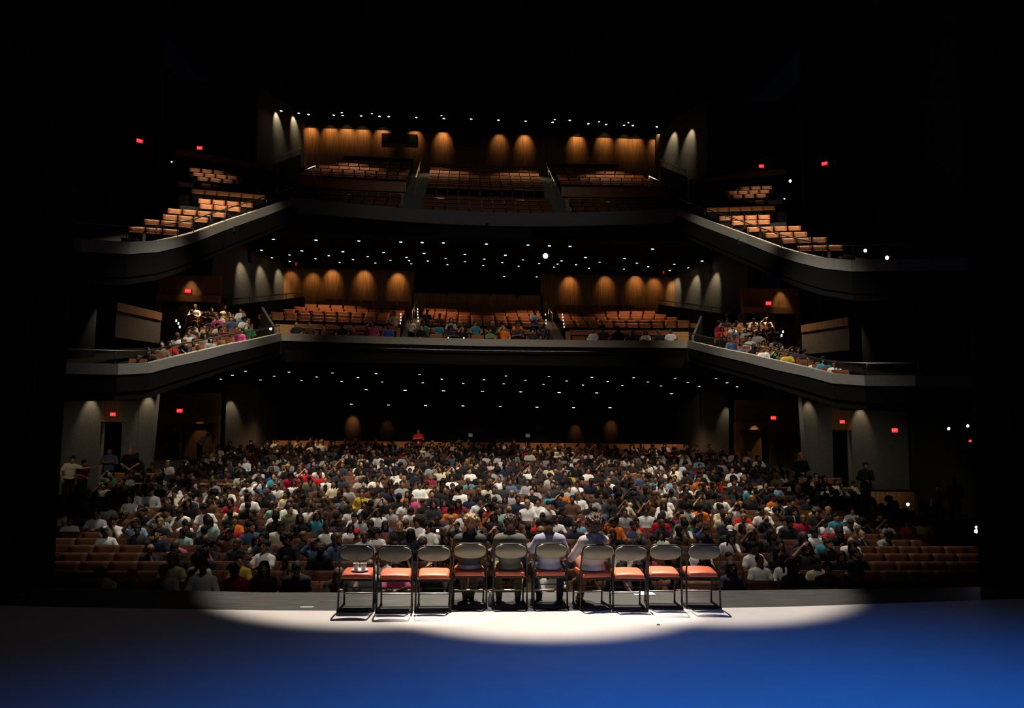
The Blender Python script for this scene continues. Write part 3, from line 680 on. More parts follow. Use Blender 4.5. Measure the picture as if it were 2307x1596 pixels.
def shirt_field(p, h, lo, hi, sleeve=.55, infl=.014, neck=.475, hem=-.06, hood=False, loose=0):
    F = Field(lo, hi, h); t = p.t; g = infl
    F.ell(t(0, .01, .02), (.165+g, .12+g, .10), p.T, .04)
    F.ell(t(0, .0, .18), (.152+g+loose, .107+g+loose, .17), p.T, .05); F.ell(t(0, .0, .36), (.155+g, .105+g, .17), p.T, .05)
    F.cap(p.sh[0], p.sh[1], .052+g, .052+g, .06)
    for sx in (-1, 1): F.cap(t(sx*.11, .02, .44), t(sx*.02, .025, .49), .045+g, .045+g*.8, .04)
    F.cap(t(0, .02, .40), t(0, .02, .50), .07, .06, .03)
    for i in (0, 1):
        S, E, W = arm_pts(p, i)
        if sleeve <= 1: F.cap(S, S+(E-S)*sleeve, .05+g, .044+g+.008, .03)
        else: F.cap(S, E, .05+g, .041+g, .03); F.cap(E, E+(W-E)*min(1, sleeve-1), .041+g, .03+g, .02)
    if hood:
        F.cap(t(-.09, .05, .46), t(.09, .05, .46), .05, .05, .03); F.ell(t(0, .10, .42), (.11, .05, .10), p.T, .04)
    F.keep(t(0, 0, hem), p.T@np.array([0, 0, 1.])); nn = p.T@np.array([0, -.35, -1.]); F.keep(t(0, .02, neck+.05+(.03 if hood else 0)), nn)
    return F
def trouser_field(p, h, lo, hi, infl=.016, to=1.0, flare=0, knee=1.0):
    F = Field(lo, hi, h); F.ell(p.t(0, .01, .0), (.168+infl, .125+infl, .10), p.T, .03)
    for i in (0, 1):
        A, K, B = leg_pts(p, (-1, 1)[i], i); F.cap(A, K, .078+infl, .055+infl, .03)
        if to > 0: F.cap(K, K+(B-K)*to, .055+infl, .036+infl+flare, .02)
    return F
def hair_field(kind, h=.012, seed=0):
    F = Field((-.2, -.2, -.42), (.2, .26, .26), h)
    if kind == 'short':
        F.ell((0, .018, .042), (.083, .10, .088)); F.keep((0, -.045, .01), (0, .75, .65)); F.noise(.003, 60, seed)
    elif kind == 'curly':
        F.ell((0, .02, .06), (.10, .115, .10)); F.keep((0, -.05, .0), (0, .75, .65)); F.noise(.0065, 105, seed)
    elif kind == 'afro':
        F.ell((0, .035, .055), (.135, .135, .125)); F.keep((0, -.05, -.01), (0, .85, .55)); F.noise(.008, 100, seed)
    elif kind == 'long':
        F.ell((0, .02, .045), (.088, .105, .092)); F.ell((0, .065, -.08), (.088, .045, .17), None, .03)
        F.keep((0, -.04, .0), (0, .8, .6))
        for sx in (-1, 1): F.cap((sx*.078, .01, .03), (sx*.088, -.01, -.2), .026, .026, .02)
        F.noise(.004, 50, seed)
    elif kind == 'bun':
        F.ell((0, .018, .042), (.083, .10, .088)); F.keep((0, -.045, .01), (0, .75, .65)); F.ell((0, .10, .10), (.045, .045, .045), None, .01); F.noise(.004, 60, seed)
    elif kind == 'ponytail':
        F.ell((0, .018, .042), (.083, .10, .088)); F.keep((0, -.045, .01), (0, .75, .65)); F.cap((0, .11, .05), (0, .13, -.14), .035, .02, .015)
    elif kind == 'cap':
        F.ell((0, .012, .05), (.088, .105, .085)); F.keep((0, 0, .02), (0, .25, 1)); F.ell((0, -.12, .035), (.06, .07, .012), None, .01)
    elif kind == 'hat':
        F.ell((0, .012, .06), (.088, .10, .095)); F.keep((0, 0, .02), (0, .1, 1)); F.ell((0, .01, .03), (.19, .19, .014), None, .01)
    return F

# --- palettes
SK = [mat('skin_deep', (.12, .052, .025), .5), mat('skin_brown', (.25, .115, .055), .5), mat('skin_tan', (.42, .21, .11), .5), mat('skin_light', (.52, .30, .20), .5)]
EYE = mat('eye_dark', (.02, .015, .015), .25); BROW = mat('brow_dark', (.012, .008, .006), .8); LIP = mat('lip_tone', (.16, .05, .04), .5)
HR = [mat('hair_black', (.006, .005, .005), .7, spec=.15), mat('hair_dark_brown', (.02, .011, .007), .7, spec=.2), mat('hair_brown', (.07, .035, .016), .6), mat('hair_sandy', (.26, .15, .06), .6)]
CL = {'white': (.72, .70, .66), 'grey': (.28, .28, .28), 'black': (.008, .008, .009), 'charcoal': (.028, .028, .032), 'navy': (.012, .016, .035), 'red': (.45, .015, .02), 'crimson': (.26, .008, .03), 'orange': (.65, .16, .02), 'yellow': (.52, .36, .04), 'teal': (.04, .22, .28), 'blue': (.04, .09, .38), 'light blue': (.22, .36, .52), 'green': (.06, .22, .10), 'mint green': (.26, .42, .34), 'pink': (.45, .07, .18), 'brown': (.09, .045, .025), 'cream': (.60, .53, .36), 'olive': (.16, .14, .07), 'denim': (.06, .10, .18), 'lavender': (.34, .30, .40)}
CM = {k: mat('cloth_'+k.replace(' ', '_'), v, .85, spec=.2) for k, v in CL.items()}

# --- seated audience poses (arm: elbow, wrist, hand direction, palm normal, curl)
def A(e, w_, d=None, n=(0, 0, -1), curl=.5): return (e, w_, d if d is not None else tuple(np.array(w_)-np.array(e)), n, curl)
POSES = {
 'hands in lap': dict(lean=rad(-6), arms={0: A((-.25, -.02, .77), (-.10, -.24, .65), (.5, -.8, -.1)), 1: A((.25, -.02, .77), (.09, -.25, .66), (-.5, -.8, -.1))}),
 'chin resting on one hand': dict(lean=rad(6), side=rad(4), hy=rad(6), arms={0: A((-.24, -.02, .77), (-.10, -.24, .68)), 1: A((.20, -.24, .79), (.07, -.17, 1.03), (-.25, .1, 1), (-.8, .3, 0), 1.3)}),
 'arms crossed': dict(lean=rad(-8), arms={0: A((-.24, -.06, .80), (.06, -.19, .86), (1, 0, .1), (0, 1, 0), .5), 1: A((.24, -.06, .80), (-.05, -.21, .83), (-1, 0, .2), (0, 1, 0), .5)}),
 'leaning forward': dict(lean=rad(24), hp=rad(-10), arms={0: A((-.22, -.34, .66), (-.06, -.46, .82), (.4, 0, 1), (1, 0, 0), .9), 1: A((.22, -.34, .66), (.06, -.46, .82), (-.4, 0, 1), (-1, 0, 0), .9)}),
 'head turned aside': dict(lean=rad(-4), side=rad(-5), hy=rad(50), arms={0: A((-.28, .0, .78), (-.24, -.24, .70)), 1: A((.25, -.03, .77), (.12, -.25, .66))}),
 'head bowed': dict(lean=rad(10), hp=rad(32), arms={0: A((-.24, -.08, .75), (-.07, -.27, .72), (.6, -.6, .1)), 1: A((.24, -.08, .75), (.07, -.27, .72), (-.6, -.6, .1))}),
 'one hand raised to the head': dict(lean=rad(-4), side=rad(-3), hy=rad(-12), arms={0: A((-.30, -.10, 1.04), (-.13, -.10, 1.25), (.6, .3, .5), (.7, .5, -.3), .6), 1: A((.25, -.02, .77), (.09, -.25, .66))}),
}
PN = list(POSES)
LO, HI = (-.45, -.66, .02), (.45, .28, 1.5)
PO = {k: Pose(**v) for k, v in POSES.items()}
bodyM, shirtM, trouM = {}, {}, {}
for k, p in PO.items():
    bodyM[k] = body_mesh('body_'+k.replace(' ', '_'), p, .0135, [SK[0], EYE, BROW, LIP], LO, HI)
    for sl, nm in ((.62, 'tee'), (1.9, 'long')):
        V, F = shirt_field(p, .0135, LO, HI, sleeve=sl, hood=(nm == 'long')).nets(); shirtM[k, nm] = np_mesh('shirt', V, F, [CM['white']])
    V, F = trouser_field(p, .017, LO, HI).nets(); trouM[k] = np_mesh('trousers', V, F, [CM['navy']])
HK = ['short', 'curly', 'afro', 'long', 'bun', 'ponytail', 'cap', 'hat']
hairM = {}; hairC = {}
for i, k in enumerate(HK):
    V, F = hair_field(k, .011, i).nets(); hairM[k] = np_mesh('hair_'+k, V, F, [HR[0]]); V, F = hair_field(k, .028, i).nets(); hairC[k] = (V, F)
def objmat(o, m, i=0):
    o.material_slots[i].link = 'OBJECT'; o.material_slots[i].material = m
HAIRTXT = {'short': 'short hair', 'curly': 'curly hair', 'afro': 'afro', 'long': 'long hair', 'bun': 'bun', 'ponytail': 'ponytail', 'cap': 'cap', 'hat': 'wide hat'}
def person(pose, loc, rz, shirt, skin, hairk, haircol, trou, sleeve, label, group, sc=1.0):
    p = PO[pose]; o = link('person', bodyM[pose], None, loc); o.rotation_euler = (0, 0, rz); o.scale = (sc, sc, sc); objmat(o, SK[skin])
    tag(o, label, 'person', group)
    s = link('shirt' if sleeve == 'tee' else 'hooded_top', shirtM[pose, sleeve], o); objmat(s, CM[shirt])
    t = link('trousers', trouM[pose], o); objmat(t, CM[trou])
    hm = link('hair' if hairk not in ('cap', 'hat') else hairk, hairM[hairk], o); objmat(hm, haircol)
    mm = Matrix(p.H.tolist()).to_4x4(); mm.translation = Vector(p.headc); hm.matrix_local = mm
    return o
# coarse versions for the far crowd
CO = {}
for k, p in PO.items():
    lo, hi = (-.42, -.55, .4), (.42, .26, 1.48)
    CO[k] = [body_field(p, .030, lo, hi, legs=False).nets(), shirt_field(p, .030, lo, hi, sleeve=.62, infl=.017).nets(), shirt_field(p, .030, lo, hi, sleeve=1.9, infl=.017).nets(), trouser_field(p, .035, lo, hi, to=0).nets()]
# ================================================================== THEATRE SEATS
def seat_parts(tip=True):
    bk = MB(); w_ = .266
    prof = [(.67, .16), (.72, .175), (.78, .195), (.84, .22), (.885, .245)]
    rows = []
    for z, y in prof:
        rows.append([(x, y+.25*(x*x)*-1, z) for x in np.linspace(-w_, w_, 5)])
    P = [q for r in rows for q in r]+[(x, y+.05, z) for r in rows for x, y, z in r]
    n = 25; F = []
    for i in range(4):
        for j in range(4): a = i*5+j; F += [(a, a+1, a+6, a+5), (n+a+5, n+a+6, n+a+1, n+a)]
    for j in range(4): F += [(j+1, j, n+j, n+j+1), (20+j, 21+j, n+21+j, n+20+j)]
    for i in range(4): F += [(i*5, i*5+5, n+i*5+5, n+i*5), (i*5+9, i*5+4, n+i*5+4, n+i*5+9)]
    bk.add(P, F)
    pan = MB()
    if tip:
        pan.box((0, .11, .525), (.47, .08, .26), rx=rad(-8), bev=.02)  # pan coloured near-black to read as the dark void below the lip
        pan.box((0, .105, .668), (.44, .10, .026), rx=rad(-14), bev=.010, mi=1)  # pale glossy lip put in to draw the highlight strip on each seat
    else: pan.box((0, -.08, .43), (.46, .44, .07), bev=.02)
    fr = MB(); fr.box((.27, .03, .615), (.05, .34, .04), bev=.01); fr.box((.27, .06, .30), (.035, .16, .60)); fr.box((.27, .06, .012), (.06, .28, .024))
    return bk, pan, fr
bk, pan, fr = seat_parts(); SB = bk.mesh('backrest', seatwood, True); seatfab = mat('void_black_seat_fabric', (.008, .006, .006), .95, spec=.05)
SP = pan.mesh('seat_pan', [seatfab, seatpan], False); SF = fr.mesh('armrest', seatdark)
_, pan2, _ = seat_parts(False); SP2 = pan2.mesh('seat_pan', seatdark)
# stalls seats
HW = 12.6
GS = []
for k, Y in enumerate(GROWS):
    hw = 12.6 if Y < 27 else (13.2 if Y < 31 else 11.9)
    off = .27*(k % 2)
    n = int(2*hw/.54)
    for j in range(n):
        x = -hw+(j+.5)*2*hw/n+off-.13
        if k in (15,) and abs(x) > 7: pass
        GS.append(dict(p=(x, Y, gz(Y)), yaw=0, sec='stalls', row=k, j=j, n=n, blk=''))
rr = random.Random(5)
EMPT = [(0, 260, 430), ]
def stalls_occupied(s):
    k = s['row']; px, py = proj((s['p'][0], s['p'][1], s['p'][2]+1.1)); d = s
    if k == 0:
        cen = [proj((q['p'][0], q['p'][1], q['p'][2]+1.1))[0] for q in GS if q['row'] == 0]
        ok = any(abs(px-min(cen, key=lambda c: abs(c-q))) < 1 for q in (217, 290, 365, 408, 480, 520, 600, 640, 690, 760, 800, 850, 905, 960, 1020, 1120, 1165, 1215, 1262, 1310, 1400, 1450, 1500, 1540, 1640, 1690, 1760, 1800, 1850, 1905))
        return ok
    if k == 1:
        return (350 < px < 1960 and rr.random() < .85) or any(abs(px-q) < 16 for q in (1992, 2050, 2108, 300))
    lim = {2: (390, 1945), 3: (335, 1945), 4: (320, 1950), 5: (300, 1990), 6: (232, 2010), 7: (128, 2130), 8: (128, 2150)}.get(k, (128, 2150))
    if k in (5, 6) and (232 < px < 300): return rr.random() < .9
    if k in (5,) and 1975 < px < 2010: return True
    if k in (5, 6) and px > 1950: return False
    if not lim[0] < px < lim[1]: return False
    if k >= 9 and px > 2130-(k-9)*16: return False
    if k >= 9 and px < 128+(k-9)*8: return False
    if k > 15 and (px < 275 or px > 1930): return False
    if k > 18 and (px < 420 or px > 1870): return False
    if k > 22 and (px < 440 or px > 1690): return False
    return rr.random() < (.93 if k > 8 else .90)
for s in GS: s['occ'] = stalls_occupied(s)
for s in SEATS:
    px, py = proj((s['p'][0], s['p'][1], s['p'][2]+1.1)); s['occ'] = False
    if s['sec'] == 'first_front':
        r_ = s['row']
        if s['blk'] == 'left': s['occ'] = (r_ == 0 and rr.random() < .75)
        elif s['blk'] == 'centre': s['occ'] = rr.random() < .85
        else: s['occ'] = r_ == 0 and rr.random() < .85
    elif s['sec'] == 'first_rear':
        s['occ'] = s['blk'] == 'centre' and s['row'] <= 1 and px < 1000 and rr.random() < .5
    elif s['sec'] in ('first_arm', 'first_side'): s['occ'] = rr.random() < .9 and 290 < px < 1885
# ---- choose the 300 seats that show largest
cand = []
for s in GS+SEATS:
    x, y, z = s['p']
    if s['occ']: continue
    if s['sec'] == 'stalls' and s['row'] > 10: continue
    if s['sec'] == 'stalls' and abs(proj((x, y, z+.8))[0]-1165) > 1035: continue
    if s['sec'] in ('stalls', 'upper_arm', 'upper_side'): cand.append((y+(0 if s['sec'] == 'stalls' else -2), s))
cand.sort(key=lambda q: q[0]); chosen = [c[1] for c in cand[:210]]
extra = sorted([s for s in SEATS if s['sec'] == 'first_rear' and not s['occ']], key=lambda s: (s['p'][1]))[:90]
chosen += extra; chosen = chosen[:300]; cid = {id(s) for s in chosen}
SECN = {'stalls': 'stalls', 'upper_arm': 'upper balcony', 'upper_side': 'upper balcony', 'first_rear': 'first balcony'}
def seat_label(s):
    if s['sec'] == 'stalls': return 'reddish-brown theatre seat, %s row of the stalls, %s from the left wall' % (ordn(s['row']), ordn(s['j']))
    if s['sec'] == 'upper_arm': return 'lit folded seat, %s row up the %s upper balcony arm, %s from the inner end' % (ordn(s['row']), s['blk'], ordn(s['j']))
    if s['sec'] == 'upper_side': return 'dim folded seat, %s row of %s rear corner, upper balcony, %s from centre' % (ordn(s['row']), s['blk'], ordn(s['j']))
    return 'empty brown seat, %s rear row, %s block of first balcony, %s from left' % (ordn(s['row']), s['blk'], ordn(s['j']))
for s in chosen:
    o = empty('theatre_seat', s['p'], seat_label(s), 'seat', {'stalls': 'empty seats in the stalls', 'upper_arm': 'lit seats on the upper balcony arms', 'upper_side': 'seats behind the upper balcony arms', 'first_rear': 'empty seats of the first balcony'}[s['sec']], s['yaw'])
    q = link('backrest', SB, o); link('seat_pan', SP, o)
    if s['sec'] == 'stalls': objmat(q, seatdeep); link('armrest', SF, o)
    if s['sec'] in ('upper_arm', 'upper_side'): o.scale = (0.83, 1, 1)
# the rest as one object
def tri_arrays(me):
    V = np.empty(len(me.vertices)*3, np.float32); me.vertices.foreach_get('co', V); return V.reshape(-1, 3), [tuple(p.vertices) for p in me.polygons]
PMI = [0]*len(SP.polygons); SP.polygons.foreach_get('material_index', PMI)
parts = [(tri_arrays(SB), 0), (tri_arrays(SP), [1 if q else 3 for q in PMI]), (tri_arrays(SP2), 2), (tri_arrays(SF), 2)]
VV, FF, MI = [], [], []; off = 0
for s in GS+SEATS:
    if id(s) in cid: continue
    c_, s_ = math.cos(s['yaw']), math.sin(s['yaw']); R = np.array([[c_, -s_, 0], [s_, c_, 0], [0, 0, 1]])@np.diag([0.83 if s['sec'] in ('upper_arm', 'upper_side', 'first_arm', 'first_side') else 1., 1., 1.])
    for i, ((V, F), m) in enumerate(parts):
        if (i == 1 and s['occ']) or (i == 2 and not s['occ']): continue
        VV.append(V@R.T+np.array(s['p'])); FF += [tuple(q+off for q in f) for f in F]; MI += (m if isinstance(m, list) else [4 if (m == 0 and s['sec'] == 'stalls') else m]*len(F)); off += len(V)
me = bpy.data.meshes.new('theatre_seating'); me.from_pydata(np.concatenate(VV).tolist(), [], FF)
for m in (seatwood, seatpan, seatdark, seatfab, seatdeep): me.materials.append(m)
me.polygons.foreach_set('material_index', MI); me.update()
o = link('theatre_seating', me); tag(o, 'remaining rows of brown theatre seats filling the stalls and both balconies', 'seats', kind='stuff')

# ================================================================== AUDIENCE
# clothing colours seen in the photograph at these spots
SPOTS = [(802, 1164, 'white'), (856, 1168, 'white'), (862, 1198, 'blue'), (825, 1188, 'grey'), (783, 1193, 'white'), (907, 1190, 'white'), (930, 1172, 'white'), (1014, 1176, 'orange'), (997, 1142, 'crimson'), (1037, 1142, 'crimson'), (815, 1137, 'yellow'), (906, 1128, 'orange'), (948, 1222, 'white'), (1125, 1178, 'mint green'), (1090, 1183, 'orange'), (1100, 1152, 'red'), (840, 1240, 'grey'), (1427, 1190, 'red'), (1480, 1190, 'red'), (1515, 1193, 'green'), (1517, 1210, 'white'), (1470, 1220, 'white'), (1462, 1206, 'denim'), (1230, 1180, 'red'), (1634, 1178, 'cream'), (1192, 1170, 'white'), (1576, 1168, 'orange'), (1536, 1172, 'pink'), (1485, 1145, 'white'), (1508, 1150, 'white'), (155, 1165, 'crimson'), (185, 1158, 'crimson'), (177, 1185, 'white'), (243, 1177, 'grey'), (318, 1120, 'white'), (390, 1117, 'white'), (290, 1140, 'white'), (366, 1168, 'olive'), (397, 1207, 'mint green'), (420, 1168, 'white'), (310, 1207, 'light blue'), (265, 1210, 'white'), (242, 1240, 'white'), (308, 1243, 'white'), (335, 1252, 'navy'), (404, 1232, 'pink'), (217, 1310, 'cream'), (366, 1310, 'cream'), (525, 1188, 'orange'), (617, 1080, 'blue'), (698, 1188, 'teal'), (688, 1078, 'red'), (735, 1080, 'red'), (711, 1078, 'white'), (533, 1122, 'white'), (565, 1126, 'white'), (500, 1150, 'crimson'), (590, 1160, 'mint green'), (653, 1162, 'white'), (683, 1166, 'white'), (642, 1130, 'cream'), (545, 1282, 'yellow'), (614, 1262, 'white'), (590, 1234, 'cream'), (614, 1234, 'cream'), (480, 1207, 'mint green'), (800, 1195, 'white'), (1628, 1138, 'white'), (1732, 1146, 'orange'), (1770, 1148, 'white'), (1632, 1178, 'cream'), (1678, 1182, 'red'), (1755, 1197, 'white'), (1800, 1190, 'red'), (1805, 1214, 'light blue'), (1868, 1190, 'white'), (1893, 1173, 'teal'), (1905, 1185, 'white'), (1955, 1178, 'white'), (2005, 1201, 'white'), (2052, 1206, 'white'), (2010, 1163, 'white'), (2026, 1185, 'red'), (2071, 1190, 'white'), (2086, 1162, 'yellow'), (2120, 1190, 'yellow'), (1992, 1226, 'grey'), (1905, 1233, 'white'), (1886, 1116, 'white'), (1832, 1190, 'crimson'), (1845, 1280, 'cream'), (1750, 1112, 'light blue'), (717, 1300, 'black'), (690, 1310, 'black'), (1245, 1175, 'white'), (1300, 1175, 'light blue'), (1600, 1100, 'orange'), (1630, 1090, 'red'), (1240, 1120, 'teal'), (1265, 1120, 'orange'), (1350, 1095, 'yellow'), (1660, 1075, 'white'), (540, 1150, 'white'), (1075, 1125, 'black'), (460, 1120, 'white'), (205, 1130, 'white')]
def pick(rg, dark=.66):
    u = rg.random()
    if u < dark: return rg.choice(['black', 'black', 'charcoal', 'navy', 'brown', 'black', 'charcoal'])
    if u < dark+.24: return rg.choice(['white', 'white', 'white', 'grey', 'cream'])
    return rg.choice(['red', 'crimson', 'orange', 'yellow', 'teal', 'blue', 'light blue', 'green', 'olive', 'denim', 'brown', 'grey', 'denim', 'crimson', 'olive', 'pink', 'brown'])
people = []
pr = random.Random(21)
for s in GS+SEATS:
    if not s['occ']: continue
    x, y, z = s['p']; sc = pr.uniform(.86, 1.04) if s.get('row') or s['sec'] != 'stalls' else pr.uniform(.97, 1.02)
    if s['sec'] in ('first_arm', 'first_side'): sc *= .86
    d = dict(p=(x+pr.uniform(-.09, .09), y-.02+pr.uniform(-.03, .05), z-.02), yaw=s['yaw']+pr.uniform(-.45, .45), sc=sc, seat=s, pose=pr.choice(PN+['hands in lap', 'head turned aside']), col=pick(pr, .66 if s['sec'] == 'stalls' else .42),
             skin=pr.choices([0, 1, 2, 3], [.42, .33, .18, .07] if s['sec'] == 'stalls' else [.2, .3, .3, .2])[0], hair=pr.choices(HK, [.42, .1, .05, .22, .07, .09, .04, .003])[0], hc=pr.choices([0, 1, 2, 3], [.6, .25, .1, .05])[0], tr=pr.choice(['navy', 'charcoal', 'denim', 'black', 'brown']), sl=pr.choices(['tee', 'long'], [.7, .3])[0])
    d['px'] = proj((x, y-.05, z+.9)); people.append(d)
for px, py, c in SPOTS:
    best = min(people, key=lambda d: (d['px'][0]-px)**2+((d['px'][1]-py)*1.3)**2+(500 if d.get('fix') else 0)); best['col'] = c; best['fix'] = True
    if c in ('white', 'orange', 'red', 'blue'): best['sl'] = 'tee'
stalls = sorted([d for d in people if d['seat']['sec'] == 'stalls'], key=lambda d: d['seat']['p'][1])
near = stalls[:284]; nid = {id(d) for d in near}
POSTXT = {'hands in lap': 'with hands in lap', 'chin resting on one hand': 'with chin on one hand', 'arms crossed': 'with arms crossed', 'leaning forward': 'leaning forward', 'head turned aside': 'with head turned', 'head bowed': 'with head bowed', 'one hand raised to the head': 'with a raised hand'}
for k in range(28):
    rowp = sorted([d for d in near if d['seat']['row'] == k], key=lambda d: d['p'][0])
    for i, d in enumerate(rowp):
        lb = 'person in %s %s, %s, %s from left, %s stalls row' % (d['col'], 'T-shirt' if d['sl'] == 'tee' else 'hooded top', HAIRTXT[d['hair']], ordn(i), ordn(k))
        person(d['pose'], d['p'], d['yaw'], d['col'], d['skin'], d['hair'], HR[d['hc']] if d['hair'] not in ('cap', 'hat') else CM[pr.choice(['red', 'white', 'black'])], d['tr'], d['sl'], lb, 'audience seated in the stalls', d['sc'])
# far crowd: one object
cmat = SK+HR+list(CM.values()); ckeys = {k: 8+i for i, k in enumerate(CM)}
VV, FF, MI = [], [], []; off = 0
for d in people:
    if id(d) in nid: continue
    c_, s_ = math.cos(d['yaw']), math.sin(d['yaw']); R = np.array([[c_, -s_, 0], [s_, c_, 0], [0, 0, 1]])*d['sc']; P0 = np.array(d['p']); p = PO[d['pose']]
    Hv, Hf = hairC[d['hair']]; Hw = Hv@p.H.T+p.headc
    B_, S1, S2, T_ = CO[d['pose']]
    for (V, F), m in ((B_, d['skin']), (S1 if d['sl'] == 'tee' else S2, ckeys[d['col']]), (T_, ckeys[d['tr']]), ((Hw, Hf), 4+d['hc'])):
        VV.append(V@R.T+P0); FF.append(F+off); MI.append(np.full(len(F), m)); off += len(V)
me = np_mesh('seated_crowd', np.concatenate(VV), np.concatenate(FF), cmat, np.concatenate(MI))
o = link('seated_crowd', me); tag(o, 'dense seated crowd filling the rear stalls and the first balcony', 'audience', kind='stuff')
print('people', len(people), 'crowd verts', off)
# ================================================================== FOLDING CHAIRS
cframe = mat('dark_bronze_tube', (.022, .017, .011), .4, metal=.3)
cback = mat('olive_brown_back_plate', (.22, .19, .115), .38, metal=.15, noise=.08)
cush = mat('orange_red_vinyl', (.62, .13, .055), .5, noise=.06, nscale=20)
cbar = mat('worn_steel_bar', (.75, .72, .64), .4, metal=.5)
rub = mat('black_rubber', (.012, .012, .012), .8)
def chair_meshes():
    d = {}
    b = MB(); L = [(-.222, .0, .018), (-.220, .02, .30), (-.218, .035, .46), (-.214, .0, .64), (-.205, -.025, .73)]
    arc = [(-.205+.0, -.025, .73)]+[(-.205+.075*(1-math.cos(a)), -.03, .745+.085*math.sin(a)) for a in np.linspace(.2, PI/2, 5)]
    left = L[:-1]+arc; right = [(-x, y, z) for x, y, z in left][::-1]
    b.tube(left+right, .0125, 8); d['back_frame'] = (b.mesh('back_frame', cframe, True), 1)
    b = MB(); N = 28; P0, P1 = [], []
    for k in range(N):
        a = 2*PI*k/N; e = 2/2.9; cx = abs(math.cos(a))**e*(1 if math.cos(a) > 0 else -1)*.209; cz = abs(math.sin(a))**e*(1 if math.sin(a) > 0 else -1)*.100
        if cz < 0: cx *= 1-.16*(cz/.095)**2
        y = -.012+cx*cx*-.9+(.73-(.735+cz))*.18; P0.append((cx, y, .735+cz)); P1.append((cx*.97, y+.018, .735+cz*.95))
    ins = [(x*.93, y-.006, .735+(z-.735)*.9) for x, y, z in P0]
    F = [(k, (k+1) % N, N+(k+1) % N, N+k) for k in range(N)]+[((k+1) % N, k, 2*N+k, 2*N+(k+1) % N) for k in range(N)]
    c0 = 3*N; F += [(2*N+(k+1) % N, 2*N+k, c0) for k in range(N)]+[(N+k, N+(k+1) % N, c0+1) for k in range(N)]
    b.add(P0+P1+ins+[(0, -.018, .735), (0, .006, .735)], F); d['backrest'] = (b.mesh('backrest', cback, True), 1)
    b = MB()
    def sec(y, hw, z): return [(-hw, y, z), (-hw*.985, y, z+.026), (-hw*.86, y, z+.038), (0, y, z+.043), (hw*.86, y, z+.038), (hw*.985, y, z+.026), (hw, y, z)]
    S = [sec(.0, .183, .425), sec(.006, .188, .426), sec(.10, .195, .432), sec(.22, .198, .436), sec(.34, .198, .442), sec(.395, .19, .442), sec(.41, .175, .438)]
    S[0] = [(x, y, .41+(z-.41)*.75) for x, y, z in S[0]]; S[-1] = [(x, y, .43+(z-.43)*.45) for x, y, z in S[-1]]
    P = [q for s_ in S for q in s_]; n = 7; F = [(i*n+j, i*n+j+1, (i+1)*n+j+1, (i+1)*n+j) for i in range(6) for j in range(6)]
    F = [f[::1] for f in F]; o = len(P); P += [(s_[0][0], s_[0][1], .412) for s_ in S]+[(s_[-1][0], s_[-1][1], .412) for s_ in S]
    for i in range(6): F += [(o+i, i*n, (i+1)*n, o+i+1), (i*n+6, o+7+i, o+8+i, (i+1)*n+6), (o+7+i, o+i, o+i+1, o+8+i)]
    F += [tuple([o]+[6-j+0 for j in range(6, -1, -1)][::1]+[o+7])[::-1], tuple([o+6]+[6*n+j for j in range(7)]+[o+13])]
    b.add(P, F); d['seat_cushion'] = (b.mesh('seat_cushion', cush, True), 1)
    b = MB(); b.box((0, .21, .402), (.40, .40, .018), bev=.008); b.box((0, .012, .395), (.41, .02, .032), bev=.006); d['seat_frame'] = (b.mesh('seat_frame', cframe), 1)
    b = MB(); b.tube([(-.205, .10, .40), (-.205, .34, .30), (-.200, .385, .16), (-.200, .39, .018)], .0115, 8); d['front_leg'] = (b.mesh('front_leg', cframe, True), 2)
    b = MB(); b.tube([(-.200, .39, .016), (-.215, .18, .014), (-.222, .0, .016), (-.19, -.03, .016), (0, -.045, .016), (.19, -.03, .016), (.222, 0, .016), (.215, .18, .014), (.200, .39, .016)], .011, 8); d['floor_bar'] = (b.mesh('floor_bar', cframe, True), 1)
    b = MB(); b.tube([(-.2, .385, .15), (.2, .385, .15)], .012, 8); d['crossbar'] = (b.mesh('crossbar', cbar, True), 1)
    b = MB(); b.tube([(-.218, .022, .30), (.218, .022, .30)], .007, 6); d['brace'] = (b.mesh('brace', cframe, True), 1)
    b = MB(); b.lathe([(.016, 0), (.017, .02), (.013, .03)], (0, 0, 0), 8); d['rubber_foot'] = (b.mesh('rubber_foot', rub, True), 4)
    return d
CMESH = chair_meshes()
CH = [(800, 1381, 0, 'empty folding chair holding two white cups, leftmost of the row on stage'), (887, 1383, 0, 'empty folding chair with orange cushion, second from left on stage'), (975, 1382, .0, 'empty folding chair with orange cushion, just left of the black-jacketed person'), (1057, 1373, .02, 'folding chair under the person in the black jacket'), (1149, 1373, 0, 'folding chair under the person in the grey hooded top'), (1241, 1372, .03, 'folding chair under the person in the pale blue T-shirt'), (1346, 1376, .16, 'folding chair under the person with the large round afro'), (1421, 1379, -.03, 'empty folding chair with orange cushion, just right of the afro-haired person'), (1500, 1375, -.07, 'empty folding chair with orange cushion, second from right on stage'), (1587, 1374, -.06, 'empty folding chair with orange cushion, rightmost of the row on stage')]
CPOS = []
for px, py, yw, lb in CH:
    c = atz(px, py, 0); CPOS.append((c, yw)); o = empty('folding_chair', (c.x, c.y+.03, 0), lb, 'chair', 'folding chairs in a row at the stage front', yw)
    for k, (me, n) in CMESH.items():
        for j in range(n):
            q = link(k, me, o)
            if k == 'front_leg' and j: q.scale = (-1, 1, 1)
            if k == 'rubber_foot': q.location = [(-.222, 0, 0), (.222, 0, 0), (-.2, .39, 0), (.2, .39, 0)][j]
    if yw is None: pass
